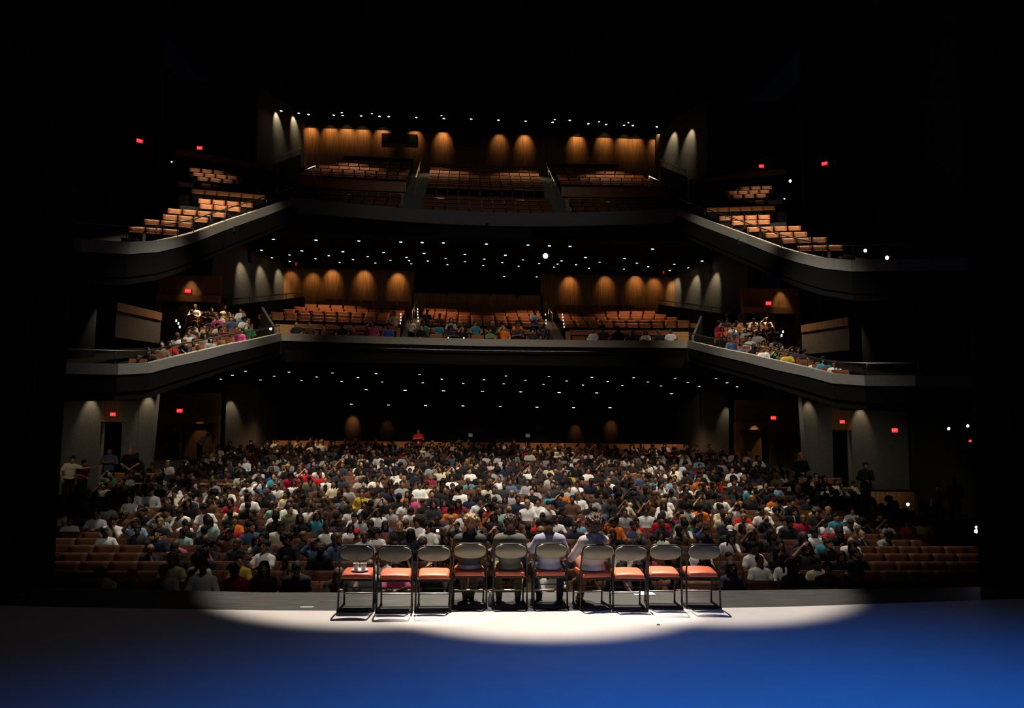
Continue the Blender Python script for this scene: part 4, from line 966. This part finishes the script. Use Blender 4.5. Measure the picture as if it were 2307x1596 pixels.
# cups on a plate on the first chair
wht = mat('white_china', (.82, .82, .80), .3, spec=.5)
c = CPOS[0][0]; zt = .479
b = MB(); b.lathe([(.05, 0), (.075, .004), (.11, .016), (.108, .019), (.07, .009), (.001, .008)], n=24); o = b.build('plate', wht, None, True); o.location = (c.x+.02, c.y+.20, zt-.002); tag(o, 'white plate under two cups on the leftmost folding chair', 'plate')
for dx, lb in ((-.048, 'white cup on the plate, left of the pair on the chair'), (.045, 'white cup on the plate, right of the pair on the chair')):
    b = MB(); b.lathe([(.001, .0), (.026, .0), (.036, .06), (.041, .088), (.039, .088), (.034, .058), (.023, .006), (.001, .006)], n=20); o = b.build('cup', wht, None, True); o.location = (c.x+.02+dx, c.y+.20, zt+.008); tag(o, lb, 'cup', 'white cups on the leftmost chair')
# ================================================================== PEOPLE ON STAGE
shoe_m = mat('dark_leather_shoe', (.018, .014, .012), .45); sole_m = mat('pale_shoe_sole', (.4, .38, .34), .7)
def shoe(parent, ank, yaw=0, m=shoe_m):
    F = Field((-.09, -.24, -.02), (.09, .10, .16), .008); F.ell((0, -.07, .035), (.042, .125, .045)); F.cap((0, 0, .05), (0, .0, .11), .045, .04, .03); F.keep((0, 0, .008), (0, 0, 1))
    V, Fq = F.nets(); o = link('shoe', np_mesh('shoe', V, Fq, [m]), parent); o.location = (ank[0], ank[1], ank[2]-.10); o.rotation_euler = (0, 0, yaw); return o
def custom(name, pose, loc, rz, sc, h, skin, parts, label, cat='person', group=None, lo=(-.55, -.8, -.02), hi=(.55, .4, 1.62)):
    p = pose
    me = body_mesh('body', p, h, [SK[skin], EYE, BROW, LIP], lo, hi, feet=(parts.get('feet', False)))
    o = link('person', me, None, loc); o.rotation_euler = (0, 0, rz); o.scale = (sc,)*3; tag(o, label, cat, group)
    for nm, kw, m in parts.get('tops', []):
        V, F = shirt_field(p, h, lo, hi, **kw).nets(); link(nm, np_mesh(nm, V, F, [m]), o)
    V, F = trouser_field(p, h*1.1, lo, hi, **parts.get('trk', {})).nets(); link('trousers', np_mesh('trousers', V, F, [parts['tr']]), o)
    hk = parts.get('hair')
    if hk:
        V, F = hair_field(hk[0], min(h, .0065) if h < .01 else .012, hk[2] if len(hk) > 2 else 1).nets(); q = link(hk[0] if hk[0] in ('cap', 'hat') else 'hair', np_mesh('hair', V, F, [hk[1]]), o)
        mm = Matrix(p.H.tolist()).to_4x4(); mm.translation = Vector(p.headc); q.matrix_local = mm @ Matrix.Scale(parts.get('hs', 1.0), 4)
    for i in (0, 1):
        a = leg_pts(p, (-1, 1)[i], i)[2]; shoe(o, a, parts.get('sy', (0, 0))[i])
    return o
H1 = mat('hair_golden_curls', (.20, .11, .045), .55); H2 = mat('hair_dark_curls', (.06, .035, .018), .6); H4 = mat('hair_auburn_afro', (.055, .022, .010), .6)
PS = [
 (3, dict(lean=rad(-4), hp=rad(4), hx=0, arms={0: A((-.21, -.06, .77), (-.09, -.26, .66), (.5, -.8, 0)), 1: A((.21, -.06, .77), (.09, -.26, .66), (-.5, -.8, 0))}, legs=[[(-.09, -.42, .50), (-.045, -.30, .10)], [(.10, -.42, .50), (.045, -.32, .10)]]),
  1, dict(tops=[('jacket', dict(sleeve=1.95, infl=.028, hem=.07, neck=.49), mat('black_jacket_cloth', (.022, .02, .022), .8, noise=.2, nscale=30)), ('shirt', dict(sleeve=.3, infl=.018, hem=-.08), mat('blue_grey_denim_shirt', (.16, .18, .24), .85, noise=.15, nscale=40))], tr=mat('brown_twill_trousers', (.10, .06, .022), .85), hair=('curly', H1, 3), hs=1.08), 'person in a black jacket with curly golden hair, seated on stage, seen from behind'),
 (4, dict(lean=rad(-2), hp=rad(16), hy=rad(-4), arms={0: A((-.215, -.08, .77), (-.10, -.28, .68)), 1: A((.215, -.08, .77), (.10, -.28, .68))}, legs=[[(-.16, -.42, .50), (-.15, -.28, .10)], [(.16, -.42, .50), (.14, -.28, .10)]]),
  1, dict(tops=[('hooded_top', dict(sleeve=1.95, infl=.026, hem=-.08, hood=True), mat('grey_jersey', (.115, .11, .085), .9, noise=.15, nscale=30))], tr=mat('olive_trousers', (.10, .085, .035), .85), hair=('curly', H2, 5)), 'person in a grey hooded top with dark curly hair, seated on stage, seen from behind'),
 (5, dict(lean=rad(-3), hy=rad(-22), hp=rad(4), arms={0: A((-.24, -.02, .80), (-.22, -.24, .62)), 1: A((.27, -.04, .78), (.27, -.24, .63), (.1, -.9, -.3))}, legs=[[(-.24, -.40, .50), (-.20, -.22, .10)], [(.22, -.42, .50), (.10, -.34, .10)]]),
  1, dict(tops=[('shirt', dict(sleeve=.72, infl=.024, hem=-.08, neck=.48), mat('pale_blue_cotton', (.38, .37, .46), .85, noise=.12, nscale=9))], tr=mat('dark_navy_jeans', (.02, .022, .038), .85, noise=.2, nscale=60), hair=('short', HR[0], 2)), 'person in a pale blue T-shirt with short black hair, seated on stage, seen from behind'),
 (6, dict(lean=rad(-3), hy=rad(28), hp=rad(-2), arms={0: A((-.22, -.05, .78), (-.08, -.24, .66)), 1: A((.26, -.06, .78), (.26, -.32, .64), (.4, -.9, -.1))}, legs=[[(-.02, -.44, .52), (.10, -.30, .10)], [(.10, -.46, .62), (.02, -.46, .20)]]),
  2, dict(tops=[('blouse', dict(sleeve=1.9, infl=.022, hem=-.06, neck=.52), mat('lavender_white_cotton', (.50, .43, .43), .85, noise=.06, nscale=12))], tr=mat('rust_brown_trousers', (.22, .085, .05), .85, noise=.2, nscale=30), hair=('afro', H4, 4), hs=1.12), 'person with a large afro in a lavender-white blouse seated on stage, seen from behind')]
for ci, ps, sk, parts, lb in PS:
    c, yw = CPOS[ci]; d = Vector((-math.sin(yw), math.cos(yw), 0)); loc = Vector((c.x, c.y+.03, 0))+d*.17
    custom('person', Pose(hip=.545, **ps), (loc.x, loc.y, .0), PI+yw, .885, .0075, sk, parts, lb, group=None)
# little things on the floor by the chairs
c = atz(1104, 1365, 0); b = MB(); b.lathe([(.03, 0), (.033, .01), (.033, .10), (.028, .125), (.013, .15), (.013, .16)], n=14); k = MB(); k.lathe([(.015, .16), (.015, .178), (.013, .18)], n=10)
o = b.build('water_bottle', mat('clear_bottle_plastic', (.35, .34, .32), .15, spec=.6), None, True); o.location = c; tag(o, 'small water bottle standing on the stage between the two middle-left seated people', 'bottle'); k.build('bottle_cap', wht, o, True)
c = atz(1447, 1336, 0); b = MB(); b.box((0, 0, .004), (.30, .21, .004)); o = b.build('paper_sheet', mat('bluish_white_paper', (.75, .80, .88), .6)); o.location = (c.x, c.y-.06, 0); o.rotation_euler = (0, 0, .1); tag(o, 'bluish-white paper sheet lying at the stage edge behind the chairs', 'paper')

# ================================================================== STANDING PEOPLE IN THE HALL
def stand(px, pytop, Y, fz, pose, skin, top, tr, hair, label, rz=0, sleeve=.6, sc=None, extra=None):
    q = at(px, pytop, Y); z0 = fz if fz is not None else gz(Y); sc = sc or max(.78, min(1.12, (q.z-z0)/1.70))
    p = Pose(hip=.93, legs='stand', **pose)
    o = custom('person', p, (q.x, q.y, z0 if fz is None or True else 0), rz, sc, .018, skin, dict(tops=[('shirt', dict(sleeve=sleeve, infl=.018, hem=-.05), CM[top] if isinstance(top, str) else top)], tr=CM[tr], hair=hair), label, group='people standing in the hall', lo=(-.6, -.6, -.02), hi=(.6, .4, 1.95))
    return o
def SA(kind):
    if kind == 'crossed': return dict(lean=rad(-2), arms={0: A((-.25, -.04, 1.18), (.06, -.19, 1.24), (1, 0, .1), (0, 1, 0)), 1: A((.25, -.04, 1.18), (-.05, -.21, 1.21), (-1, 0, .2), (0, 1, 0))})
    if kind == 'down': return dict(arms={0: A((-.25, .02, 1.12), (-.27, -.05, .88)), 1: A((.25, .02, 1.12), (.27, -.05, .88))})
    if kind == 'front': return dict(arms={0: A((-.25, 0, 1.14), (-.06, -.2, 1.03)), 1: A((.25, 0, 1.14), (.06, -.2, 1.03))})
    if kind == 'bend': return dict(lean=rad(38), side=rad(14), arms={0: A((-.20, -.42, 1.02), (-.15, -.55, .80)), 1: A((.26, -.44, 1.05), (.4, -.58, .98))})
    if kind == 'chin': return dict(arms={0: A((-.25, 0, 1.14), (-.04, -.2, 1.1)), 1: A((.2, -.16, 1.16), (.05, -.15, 1.40), (-.2, .1, 1), (-1, 0, 0), 1.2)})
SH = ('short', HR[0])
o = stand(943, 966, 39.0, .2, SA('crossed'), 2, 'red', 'olive', SH, 'person in a red polo shirt with crossed arms standing behind the last stalls row', 0)
b = MB(); b.box((0, -.17, .0), (.07, .01, .10)); bd = b.build('badge', wht, o); bd.location = (0.02, -.0, 1.02)
stand(158, 1026, 27.9, None, dict(lean=rad(10), side=rad(6), arms={0: A((-.25, -.05, 1.15), (-.2, -.2, .95)), 1: A((.38, -.12, 1.26), (.60, -.2, 1.30))}), 2, 'cream', 'black', SH, 'person in a cream T-shirt reaching out sideways by the left stalls wall', rad(30))
stand(188, 1034, 28.4, None, dict(lean=rad(14), side=rad(-8), arms=SA('front')['arms']), 1, 'crimson', 'black', SH, 'person in a crimson top being touched by the cream-shirted person', rad(60))
stand(248, 1008, 29.2, None, SA('crossed'), 1, 'denim', 'black', SH, 'person in a blue-grey shirt with crossed arms at the left stalls exit', rad(10))
stand(295, 997, 29.3, None, SA('front'), 3, 'black', 'black', ('short', HR[3]), 'person in a black top beside the curved wooden parapet at left', rad(20))
stand(393, 963, 35.3, .5, SA('down'), 2, 'black', 'black', ('short', HR[3]), 'tall person in black before the left wooden doors', rad(15), sleeve=1.9)
stand(450, 1000, 36.2, .45, SA('bend'), 2, 'white', 'black', SH, 'person in a white shirt bending over at the left end of the rear stalls', rad(60))
stand(1803, 996, 29.4, None, SA('front'), 3, 'black', 'black', ('long', HR[3]), 'person in black with long blonde hair before the right wooden doors', rad(-10), sleeve=1.9)
stand(1950, 1042, 27.6, None, SA('chin'), 1, 'black', 'black', SH, 'person in black with a hand at the chin beside the far right curved parapet', rad(-20), sleeve=1.9)
stand(2149, 1076, 24.5, None, SA('front'), 1, 'cream', 'denim', SH, 'person in a cream shirt and jeans standing at the right wall of the stalls', rad(-20))
stand(2113, 1105, 25.5, None, SA('down'), 1, 'charcoal', 'black', SH, 'person in charcoal clothes standing in shade left of the cream-shirted person', rad(-30))
zf = MR[-1][1]
stand(889, 702, 35.1, zf+.1, SA('front'), 2, 'cream', 'olive', SH, 'person in beige standing by the left aisle of the first balcony', rad(20))
stand(927, 720, 34.4, zf-.1, SA('front'), 2, 'white', 'black', SH, 'person in a white shirt on the left aisle steps of the first balcony', 0, sc=.8)
stand(1205, 697, 35.1, zf+.1, SA('crossed'), 1, 'light blue', 'charcoal', SH, 'person in a light blue shirt standing in the first balcony centre block', rad(30))
stand(1636, 712, 32.9, M_BACK[-1][2]-.8, SA('down'), 3, 'black', 'black', ('cap', CM['grey']), 'person in a grey cap and black top at the right block of the first balcony', 0, sleeve=1.9)
stand(413, 686, 33.0, M_BACK[-1][2]-.8, SA('front'), 2, 'cream', 'brown', ('hat', mat('brown_felt_hat', (.10, .035, .02), .8)), 'person in a wide brown hat before the left doors of the first balcony', 0)
stand(1405, 1150, 22.4, None, SA('bend'), 2, 'cream', 'black', ('short', CM['cream']), 'person in a beige hooded top bending sideways among the stalls rows', rad(115), sleeve=1.9)

# ================================================================== LAMPS AND SIGNS
tb = MB(); tb.lathe([(.075, 0), (.10, 0), (.10, .05), (.06, .06)], n=14); LT = tb.mesh('ceiling_light', black)
lb_ = MB(); lb_.lathe([(.001, -.004), (.05, -.006), (.074, .004), (.001, .006)], n=14); LL = {}
for k, m in (('w', emis_w), ('y', emis_y), ('v', emis_v)): LL[k] = lb_.mesh('lens', m)
def light(pos, k, label, group, sc=1.0):
    o = link('ceiling_light', LT, None, pos); tag(o, label, 'light', group); link('lens', LL[k], o); o.scale = (sc,)*3
def row_lights(pts, plane, label, group, k='w', sc=1.0):
    pts = sorted(pts)
    for i, (px, py) in enumerate(pts):
        q = atz(px, py, plane) if plane > 0 else at(px, py, -plane); light(q, k, label % ordn(i), group, sc)
def z2(l): return [(600+x/4.353, 520+y/4.353) for x, y in l]
def z3(l): return [(1100+x/4.353, 520+y/4.353) for x, y in l]
def za(l): return [(380+x/3.204, 780+y/3.204) for x, y in l]
def zb_(l): return [(1080+x/3.204, 780+y/3.204) for x, y in l]
UL = 'small round light, %s from left in the '
g = 'downlights under the upper balcony'
row_lights(z2([(70, 85), (487, 92), (907, 101), (1319, 111), (1529, 117), (1738, 121), (2158, 131)])+z3([(391, 142), (600, 149), (802, 154), (1611, 180)]), 10.5, UL+'front row under the upper balcony', g, 'w', 1.0)
row_lights(z2([(349, 198), (751, 206), (1150, 215), (1547, 223), (1947, 232)])+z3([(168, 241), (953, 264), (1338, 274), (2098, 299)])+[(589, 564)], 10.5, UL+'second row under the upper balcony', g, 'w', .95)
row_lights(z2([(228, 238), (613, 246), (994, 255), (1375, 262), (1758, 270), (2138, 279)])+z3([(341, 287), (719, 297), (1092, 309), (1458, 319), (1825, 330), (2149, 339)])+[(569, 573)], 10.5, UL+'third row under the upper balcony', g, 'y', .85)
row_lights(z2([(55, 267), (483, 276), (850, 283), (1218, 291), (1400, 294), (1583, 298), (1948, 305)])+z3([(138, 314), (499, 323), (681, 328), (861, 334), (1568, 354), (1961, 365)]), 10.5, UL+'fourth row under the upper balcony', g, 'y', .85)
row_lights(z2([(230, 302), (719, 312), (1070, 318), (1422, 325), (1776, 333), (2127, 341)])+z3([(298, 349), (645, 358), (989, 369), (1331, 377), (1780, 390)]), 10.5, UL+'fifth row under the upper balcony', g, 'y', .8)
row_lights(z3([(156, 448), (475, 454)]), 9.9, 'small disc added for a reflection by the first balcony booth, %s from left', 'reflection discs by the first balcony booth', 'y', .85)  # glowing discs added in place of reflections near the booth
g = 'downlights under the first balcony'
row_lights(za([(555, 183), (869, 188), (1182, 194), (1497, 200), (1811, 206)])+zb_([(192, 216), (502, 221), (812, 226), (1114, 229), (1414, 232), (1709, 235)]), -32.6, UL+'front row under the first balcony', g, 'y', .85)
row_lights(za([(460, 211), (761, 217), (1068, 223), (1367, 228), (1972, 239)])+zb_([(34, 243), (333, 247), (630, 252), (926, 256), (1216, 260), (1505, 263), (1788, 266)]), -34.5, UL+'second row under the first balcony', g, 'y', .85)
row_lights(za([(376, 239), (663, 245), (959, 249), (1249, 255), (1542, 260), (1834, 265), (2127, 270)])+zb_([(175, 273), (462, 277), (748, 282), (1032, 285), (1312, 289), (1588, 292), (1860, 294)]), -36.5, UL+'third row under the first balcony', g, 'y', .85)
row_lights(za([(587, 298), (1426, 315), (1707, 319), (1985, 323), (2265, 327)])+zb_([(298, 331), (576, 335), (848, 338), (1387, 344), (1652, 345)]), -38.5, UL+'large white row standing for booth glass reflections', g, 'w', 1.15)  # discs added for reflections in the booth glass, built like ceiling lights
row_lights(za([(1318, 420), (1587, 426), (1854, 430), (2125, 433)])+zb_([(151, 437), (416, 441), (680, 445), (943, 446)]), -40.3, UL+'lowest white row standing for booth glass reflections', g, 'w', 1.15)  # more glowing discs standing in for booth glass reflections
g = 'ceiling lights over the upper balcony'
row_lights([(580+x/4.272, 220+y/4.272) for x, y in [(229, 129), (397, 151), (492, 163), (735, 170), (822, 173), (998, 176), (1175, 181), (1264, 183), (1529, 192), (1794, 202), (2057, 208)]]+[(1080+x/4.272, 220+y/4.272) for x, y in [(183, 218), (446, 227), (705, 238), (870, 219), (1049, 252), (1220, 260), (1391, 266), (1476, 269), (1708, 282)]], 19.62, 'small ceiling light, %s from left in the lower line over the upper balcony', g, 'w', .95)
row_lights([(580+x/4.272, 220+y/4.272) for x, y in [(812, 146), (1101, 154), (1771, 174)]]+[(1080+x/4.272, 220+y/4.272) for x, y in [(725, 212), (1152, 232), (1434, 242)]], 19.60, 'dimmer ceiling light, %s from left in the upper line over the upper balcony', g, 'y', .8)
# lamps seen singly
def spotlight(px, py, Y, k, label, sc=1.0, yaw=0):
    q = at(px, py, Y); o = empty('spotlight', q, label, 'spotlight'); b = MB(); b.lathe([(.06, .02), (.12, .0), (.12, -.02), (.11, .0), (.09, .26), (.05, .32)], n=14)
    h = b.build('lamp_housing', black, o, True); h.rotation_euler = (PI/2*-1, 0, 0); h.rotation_euler = (rad(-80), 0, yaw)
    b = MB(); b.lathe([(.001, -.01), (.06, -.008), (.085, .0), (.001, .01)], n=14); l = b.build('lens', {'w': emis_w, 'y': emis_y, 'v': emis_v}[k], h); l.location = (0, 0, -.02)
    b = MB(); b.tube([(-.14, 0, .1), (-.14, 0, .3), (.14, 0, .3), (.14, 0, .1)], .012, 6); b.tube([(0, 0, .3), (0, 0, .42)], .015, 6); y = b.build('yoke', black, o, True); o.scale = (sc,)*3
spotlight(1229, 577, 34.6, 'v', 'bright violet-white follow spot hanging under the upper balcony', 1.25)
spotlight(2137, 966, 15.5, 'w', 'bluish-white spotlight on the right wall, lower left of a pair', .35)
spotlight(2180, 960, 15.0, 'w', 'bluish-white spotlight on the right wall, upper right of a pair', .32)
spotlight(1949, 565, 19.5, 'y', 'white lamp beyond the right tip of the upper balcony, nearer the balcony', .5)
spotlight(1998, 581, 19, 'w', 'white lamp beyond the right tip of the upper balcony, farther right', .55)
spotlight(1780, 408, 33, 'w', 'white lamp at the outer end of the right upper seats', .7)
spotlight(1767, 448, 32, 'y', 'tiny lamp below the right end of the upper parapet', .35)
spotlight(387, 365, 33, 'y', 'tiny lamp at the outer end of the left upper seats', .35)
spotlight(610, 741, 30.8, 'w', 'white lamp on the left bend of the first balcony front', .6)
spotlight(2199, 1197, 13.5, 'v', 'violet-white lamp beside the right proscenium edge', .42)
spotlight(2199, 1188, 13.6, 'y', 'yellowish lamp just above the violet one at the right proscenium', .28)
for px, py, Y, k, lb in ((2045, 1137, 24, emis_v, 'glowing white phone held up in the right stalls'), (1017, 1003, 38.3, emis_b, 'glowing blue phone held up in the last stalls row'), (986, 1196, 19.8, emis_y, 'small glowing phone in the middle stalls')):
    q = at(px, py, Y); b = MB(); b.box((0, 0, 0), (.09, .012, .15), bev=.003); o = b.build('mobile_phone', black); o.location = q; tag(o, lb, 'phone'); b = MB(); b.lathe([(.001, 0), (.05 if k is emis_v else .035, .004), (.001, .008)], n=12); l = b.build('screen', k, o); l.rotation_euler = (PI/2, 0, 0); l.location = (0, -.006, 0)
# pale wall boxes at the stalls back wall
for px, py, lb in ((1060, 981, 'small pale square box on the stalls back wall, left one'), (1189, 982, 'small pale square box on the stalls back wall, right one')):
    q = at(px, py, 41.9); b = MB(); b.box((0, 0, 0), (.26, .06, .22), bev=.015); f = MB(); f.box((0, -.035, 0), (.2, .012, .16)); o = b.build('wall_box', mat('pale_box_plastic', (.6, .58, .42), .5)); o.location = q; f.build('cover', mat('faint_glow_box_cover', (.55, .52, .40), .5, emit=(1, .95, .6, .07)), o); tag(o, lb, 'box')  # cover carries a faint glow of its own to stay pale
# aisle step lights
SL = MB(); SL.box((0, 0, 0), (.03, .02, .06)); SLm = SL.mesh('step_light', emis_s)
for i, (px, py, Y) in enumerate([(903, 708, 37.6), (903, 715, 36.8), (903, 722, 36), (902, 729, 35.4), (941, 697, 38.8), (941, 703, 38), (941, 709, 37.4), (942, 716, 36.6), (942, 723, 36), (1229, 709, 37.4), (1230, 722, 36), (1230, 729, 35.4), (1267, 709, 37.6), (1268, 715, 36.8), (1269, 722, 36), (1270, 730, 35.4), (1271, 737, 34.8), (1232, 769, 32.7), (1230, 775, 32.5), (397, 723, 31), (402, 729, 30.5), (405, 737, 30), (1764, 748, 31), (1761, 756, 30.5), (1757, 762, 30), (947, 763, 32.6), (978, 765, 32.4), (993, 765, 32.4), (1010, 763, 32.5), (1045, 763, 32.5)]):
    o = link('step_light', SLm, None, at(px, py, Y)); o.scale = (1.5,)*3 if i > 18 else (1.15,)*3
    nm = 'left' if px < 1000 else 'right'
    tag(o, 'tiny white aisle light on the first balcony, %s from left of them all' % ordn(i), 'light', 'aisle lights of the first balcony')
# EXIT signs
cu = bpy.data.curves.new('exit_text', 'FONT'); cu.body = 'EXIT'; cu.size = .17; cu.extrude = .003; cu.align_x = 'CENTER'; cu.align_y = 'CENTER'
to = bpy.data.objects.new('exit_text', cu); COL.objects.link(to); bpy.context.view_layer.update()
TXT = bpy.data.meshes.new_from_object(to.evaluated_get(bpy.context.evaluated_depsgraph_get())); TXT.name = 'lettering'; bpy.data.objects.remove(to); TXT.materials.clear(); TXT.materials.append(emis_l)
hb = MB(); hb.box((0, 0, 0), (.44, .07, .30), bev=.008); HB = hb.mesh('exit_sign', black); fb = MB(); fb.box((0, -.038, 0), (.40, .008, .26)); FB = fb.mesh('sign_face', emis_r)
def exit_sign(px, py, Y, label, yaw=0, sc=.75):
    q = at(px, py, Y); o = link('exit_sign', HB, None, q); o.rotation_euler = (0, 0, yaw); o.scale = (sc,)*3; tag(o, label, 'exit sign'); link('sign_face', FB, o); t = link('lettering', TXT, o); t.rotation_euler = (PI/2, 0, 0); t.location = (0, -.045, 0); t.scale = (.95, 1.2, 1)
exit_sign(314, 318, 32.7, 'red EXIT sign high on the left, outermost of the upper two', rad(40), .62)
exit_sign(450, 334, 38.3, 'red EXIT sign above the left upper parapet', 0, .66)
exit_sign(1715, 375, 38.3, 'red EXIT sign above the right upper parapet', 0, .66)
exit_sign(1858, 369, 32.7, 'red EXIT sign high on the right, outermost of the upper two', rad(-40), .62)
exit_sign(424, 656, 33.47, 'red EXIT sign above the left doors of the first balcony', 0, .64)
exit_sign(1731, 684, 33.47, 'red EXIT sign above the right doors of the first balcony', 0, .64)
exit_sign(255, 934, 30.0, 'red EXIT sign over the left stalls doorway in the pier wall', 0, .52)
exit_sign(405, 926, 37.06, 'red EXIT sign over the left wooden doors of the stalls', 0, .66)
exit_sign(1742, 942, 37.06, 'red EXIT sign over the right wooden doors of the stalls', 0, .66)
exit_sign(1897, 951, 30.0, 'red EXIT sign over the right stalls doorway in the pier wall', 0, .52)
exit_sign(2015, 970, 24, 'red EXIT sign on the dark right wall of the stalls', 0, .50)
exit_sign(2185, 994, 14.5, 'small red EXIT sign farthest right, near the proscenium', rad(20), .18)
for px, py, Y, lb in ((667, 595, 37, 'tiny red indicator lamp under the left side of the upper balcony'), (1495, 614, 37, 'tiny red indicator lamp under the right side of the upper balcony')):
    b = MB(); b.box((0, 0, 0), (.05, .03, .13), bev=.006); o = b.build('indicator_lamp', emis_d); o.location = at(px, py, Y); tag(o, lb, 'light')
# wall washers (lamps with their recessed cans) that draw the scallops
can = MB(); can.lathe([(.05, 0), (.08, 0), (.08, .12), (.04, .13)], n=12); CAN = can.mesh('recessed_can', black)
SCL = []
def washer(px, py, Y, drop, off, power, col, deg, label):
    q = at(px, py, Y); loc = Vector((q.x, Y-off, q.z+drop)); spot(loc-Vector((0, 0, .03)), Vector((q.x, Y, q.z-.38)), power, deg, 1.0, col, .04)
    o = link('wall_washer', CAN, None, loc); tag(o, label, 'light', 'recessed lamps washing the walls')
OR = (1, .60, .25); YE = (1, .80, .50)
for i, (px, py, pw) in enumerate([(700, 286, 1.0), (745, 284, 1.0), (782, 284, 1.2), (817, 286, 1.0), (862, 289, .9), (935, 295, .7), (998, 299, 1.0), (1125, 305, .5), (1182, 306, .9), (1300, 304, 1.2), (1362, 302, 1.1), (1407, 305, 1.0), (1432, 308, .8), (1480, 309, .9)]):
    washer(px, py, 47.34, .25, .62, 55*pw, OR, 72, 'recessed wall washer, %s from left along the upper back wall' % ordn(i))
for i, (px, py, pw) in enumerate([(655, 614, .6), (705, 618, .6), (749, 611, 1.1), (821, 612, 1.1), (897, 618, 1.2), (1283, 626, 1.1), (1364, 625, .8), (1432, 624, 1.1), (1474, 630, .8)]):
    washer(px, py, 42.04, .22, .6, 33*pw, OR, 72, 'recessed wall washer, %s from left along the first balcony back wall' % ordn(i))
for i, (px, py, pw) in enumerate([(795, 935, .9), (873, 945, .12), (1213, 955, .10), (1297, 955, .25), (1377, 945, .4)]):
    washer(px, py, 42.4, .2, .5, 80*pw, OR, 56, 'recessed wall washer, %s from left along the stalls back wall' % ordn(i))
def side_washer(px, py, Y, power, label, col=YE, deg=42, dirx=0, drop=.35, off=.45):
    q = at(px, py, Y); s = -1 if q.x < 0 else 1; loc = Vector((q.x-s*off*dirx, Y-off, q.z+drop)); spot(loc-Vector((0, 0, .03)), loc+Vector((s*off*dirx, off, -1.0)), power, deg, .8, col, .04)
    o = link('wall_washer', CAN, None, loc); tag(o, label, 'light', 'recessed lamps washing the walls')
def on_side(px, xa, ya, xb, yb):   # Y of the plane x-y line seen at this pixel column
    d = ray(px, 500); s = -1 if px < 1085 else 1
    A_ = Vector((s*xa-CAMP.x, ya)); B_ = Vector((s*xb-CAMP.x, yb)); D = B_-A_; k = d.x/d.y; t = (k*A_.y-A_.x)/(D.x-k*D.y); return A_.y+t*D.y
for px, py, nm in ((619, 262, 'outer left'), (658, 270, 'inner left'), (1556, 294, 'outer right'), (1517, 300, 'inner right')):
    side_washer(px, py, on_side(px, 10.9, 47.2, 12.7, 42.5), 120, 'wall washer above the grey wall of the upper balcony, '+nm, dirx=.9, deg=60, off=.46, drop=.36)
for px, py, nm in ((548, 590, 'outer left'), (592, 598, 'middle left'), (633, 605, 'inner left'), (1610, 615, 'outer right'), (1566, 620, 'middle right'), (1523, 627, 'inner right')):
    side_washer(px, py, on_side(px, 10.6, 42.1, 12.3, 35.5), 80, 'wall washer above the grey wall of the first balcony, '+nm, dirx=.9, deg=60, off=.46, drop=.36)
for px, py, Y, pw, nm in ((519, 900, 38.0, 45, 'left rear stalls'), (1638, 915, 38.0, 28, 'right rear stalls'), (205, 896, 30.0, 42, 'left stalls pier'), (1938, 918, 30.0, 42, 'right stalls pier'), (335, 893, 30.0, 40, 'left pier edge'), (1820, 905, 30.0, 30, 'right pier edge'), (230, 668, 27.8, 60, 'left pillar of the first balcony'), (1925, 700, 27.8, 60, 'right pillar of the first balcony'), (430, 625, 33.4, 30, 'left doors of the first balcony'), (1760, 650, 33.4, 30, 'right doors of the first balcony'), (450, 945, 36.9, 10, 'left wooden doors of the stalls'), (1700, 955, 36.9, 22, 'right wooden doors of the stalls')):
    side_washer(px, py, Y, pw, 'wall washer above the '+nm, deg=50, off=.3)
print('objects', len(bpy.data.objects))
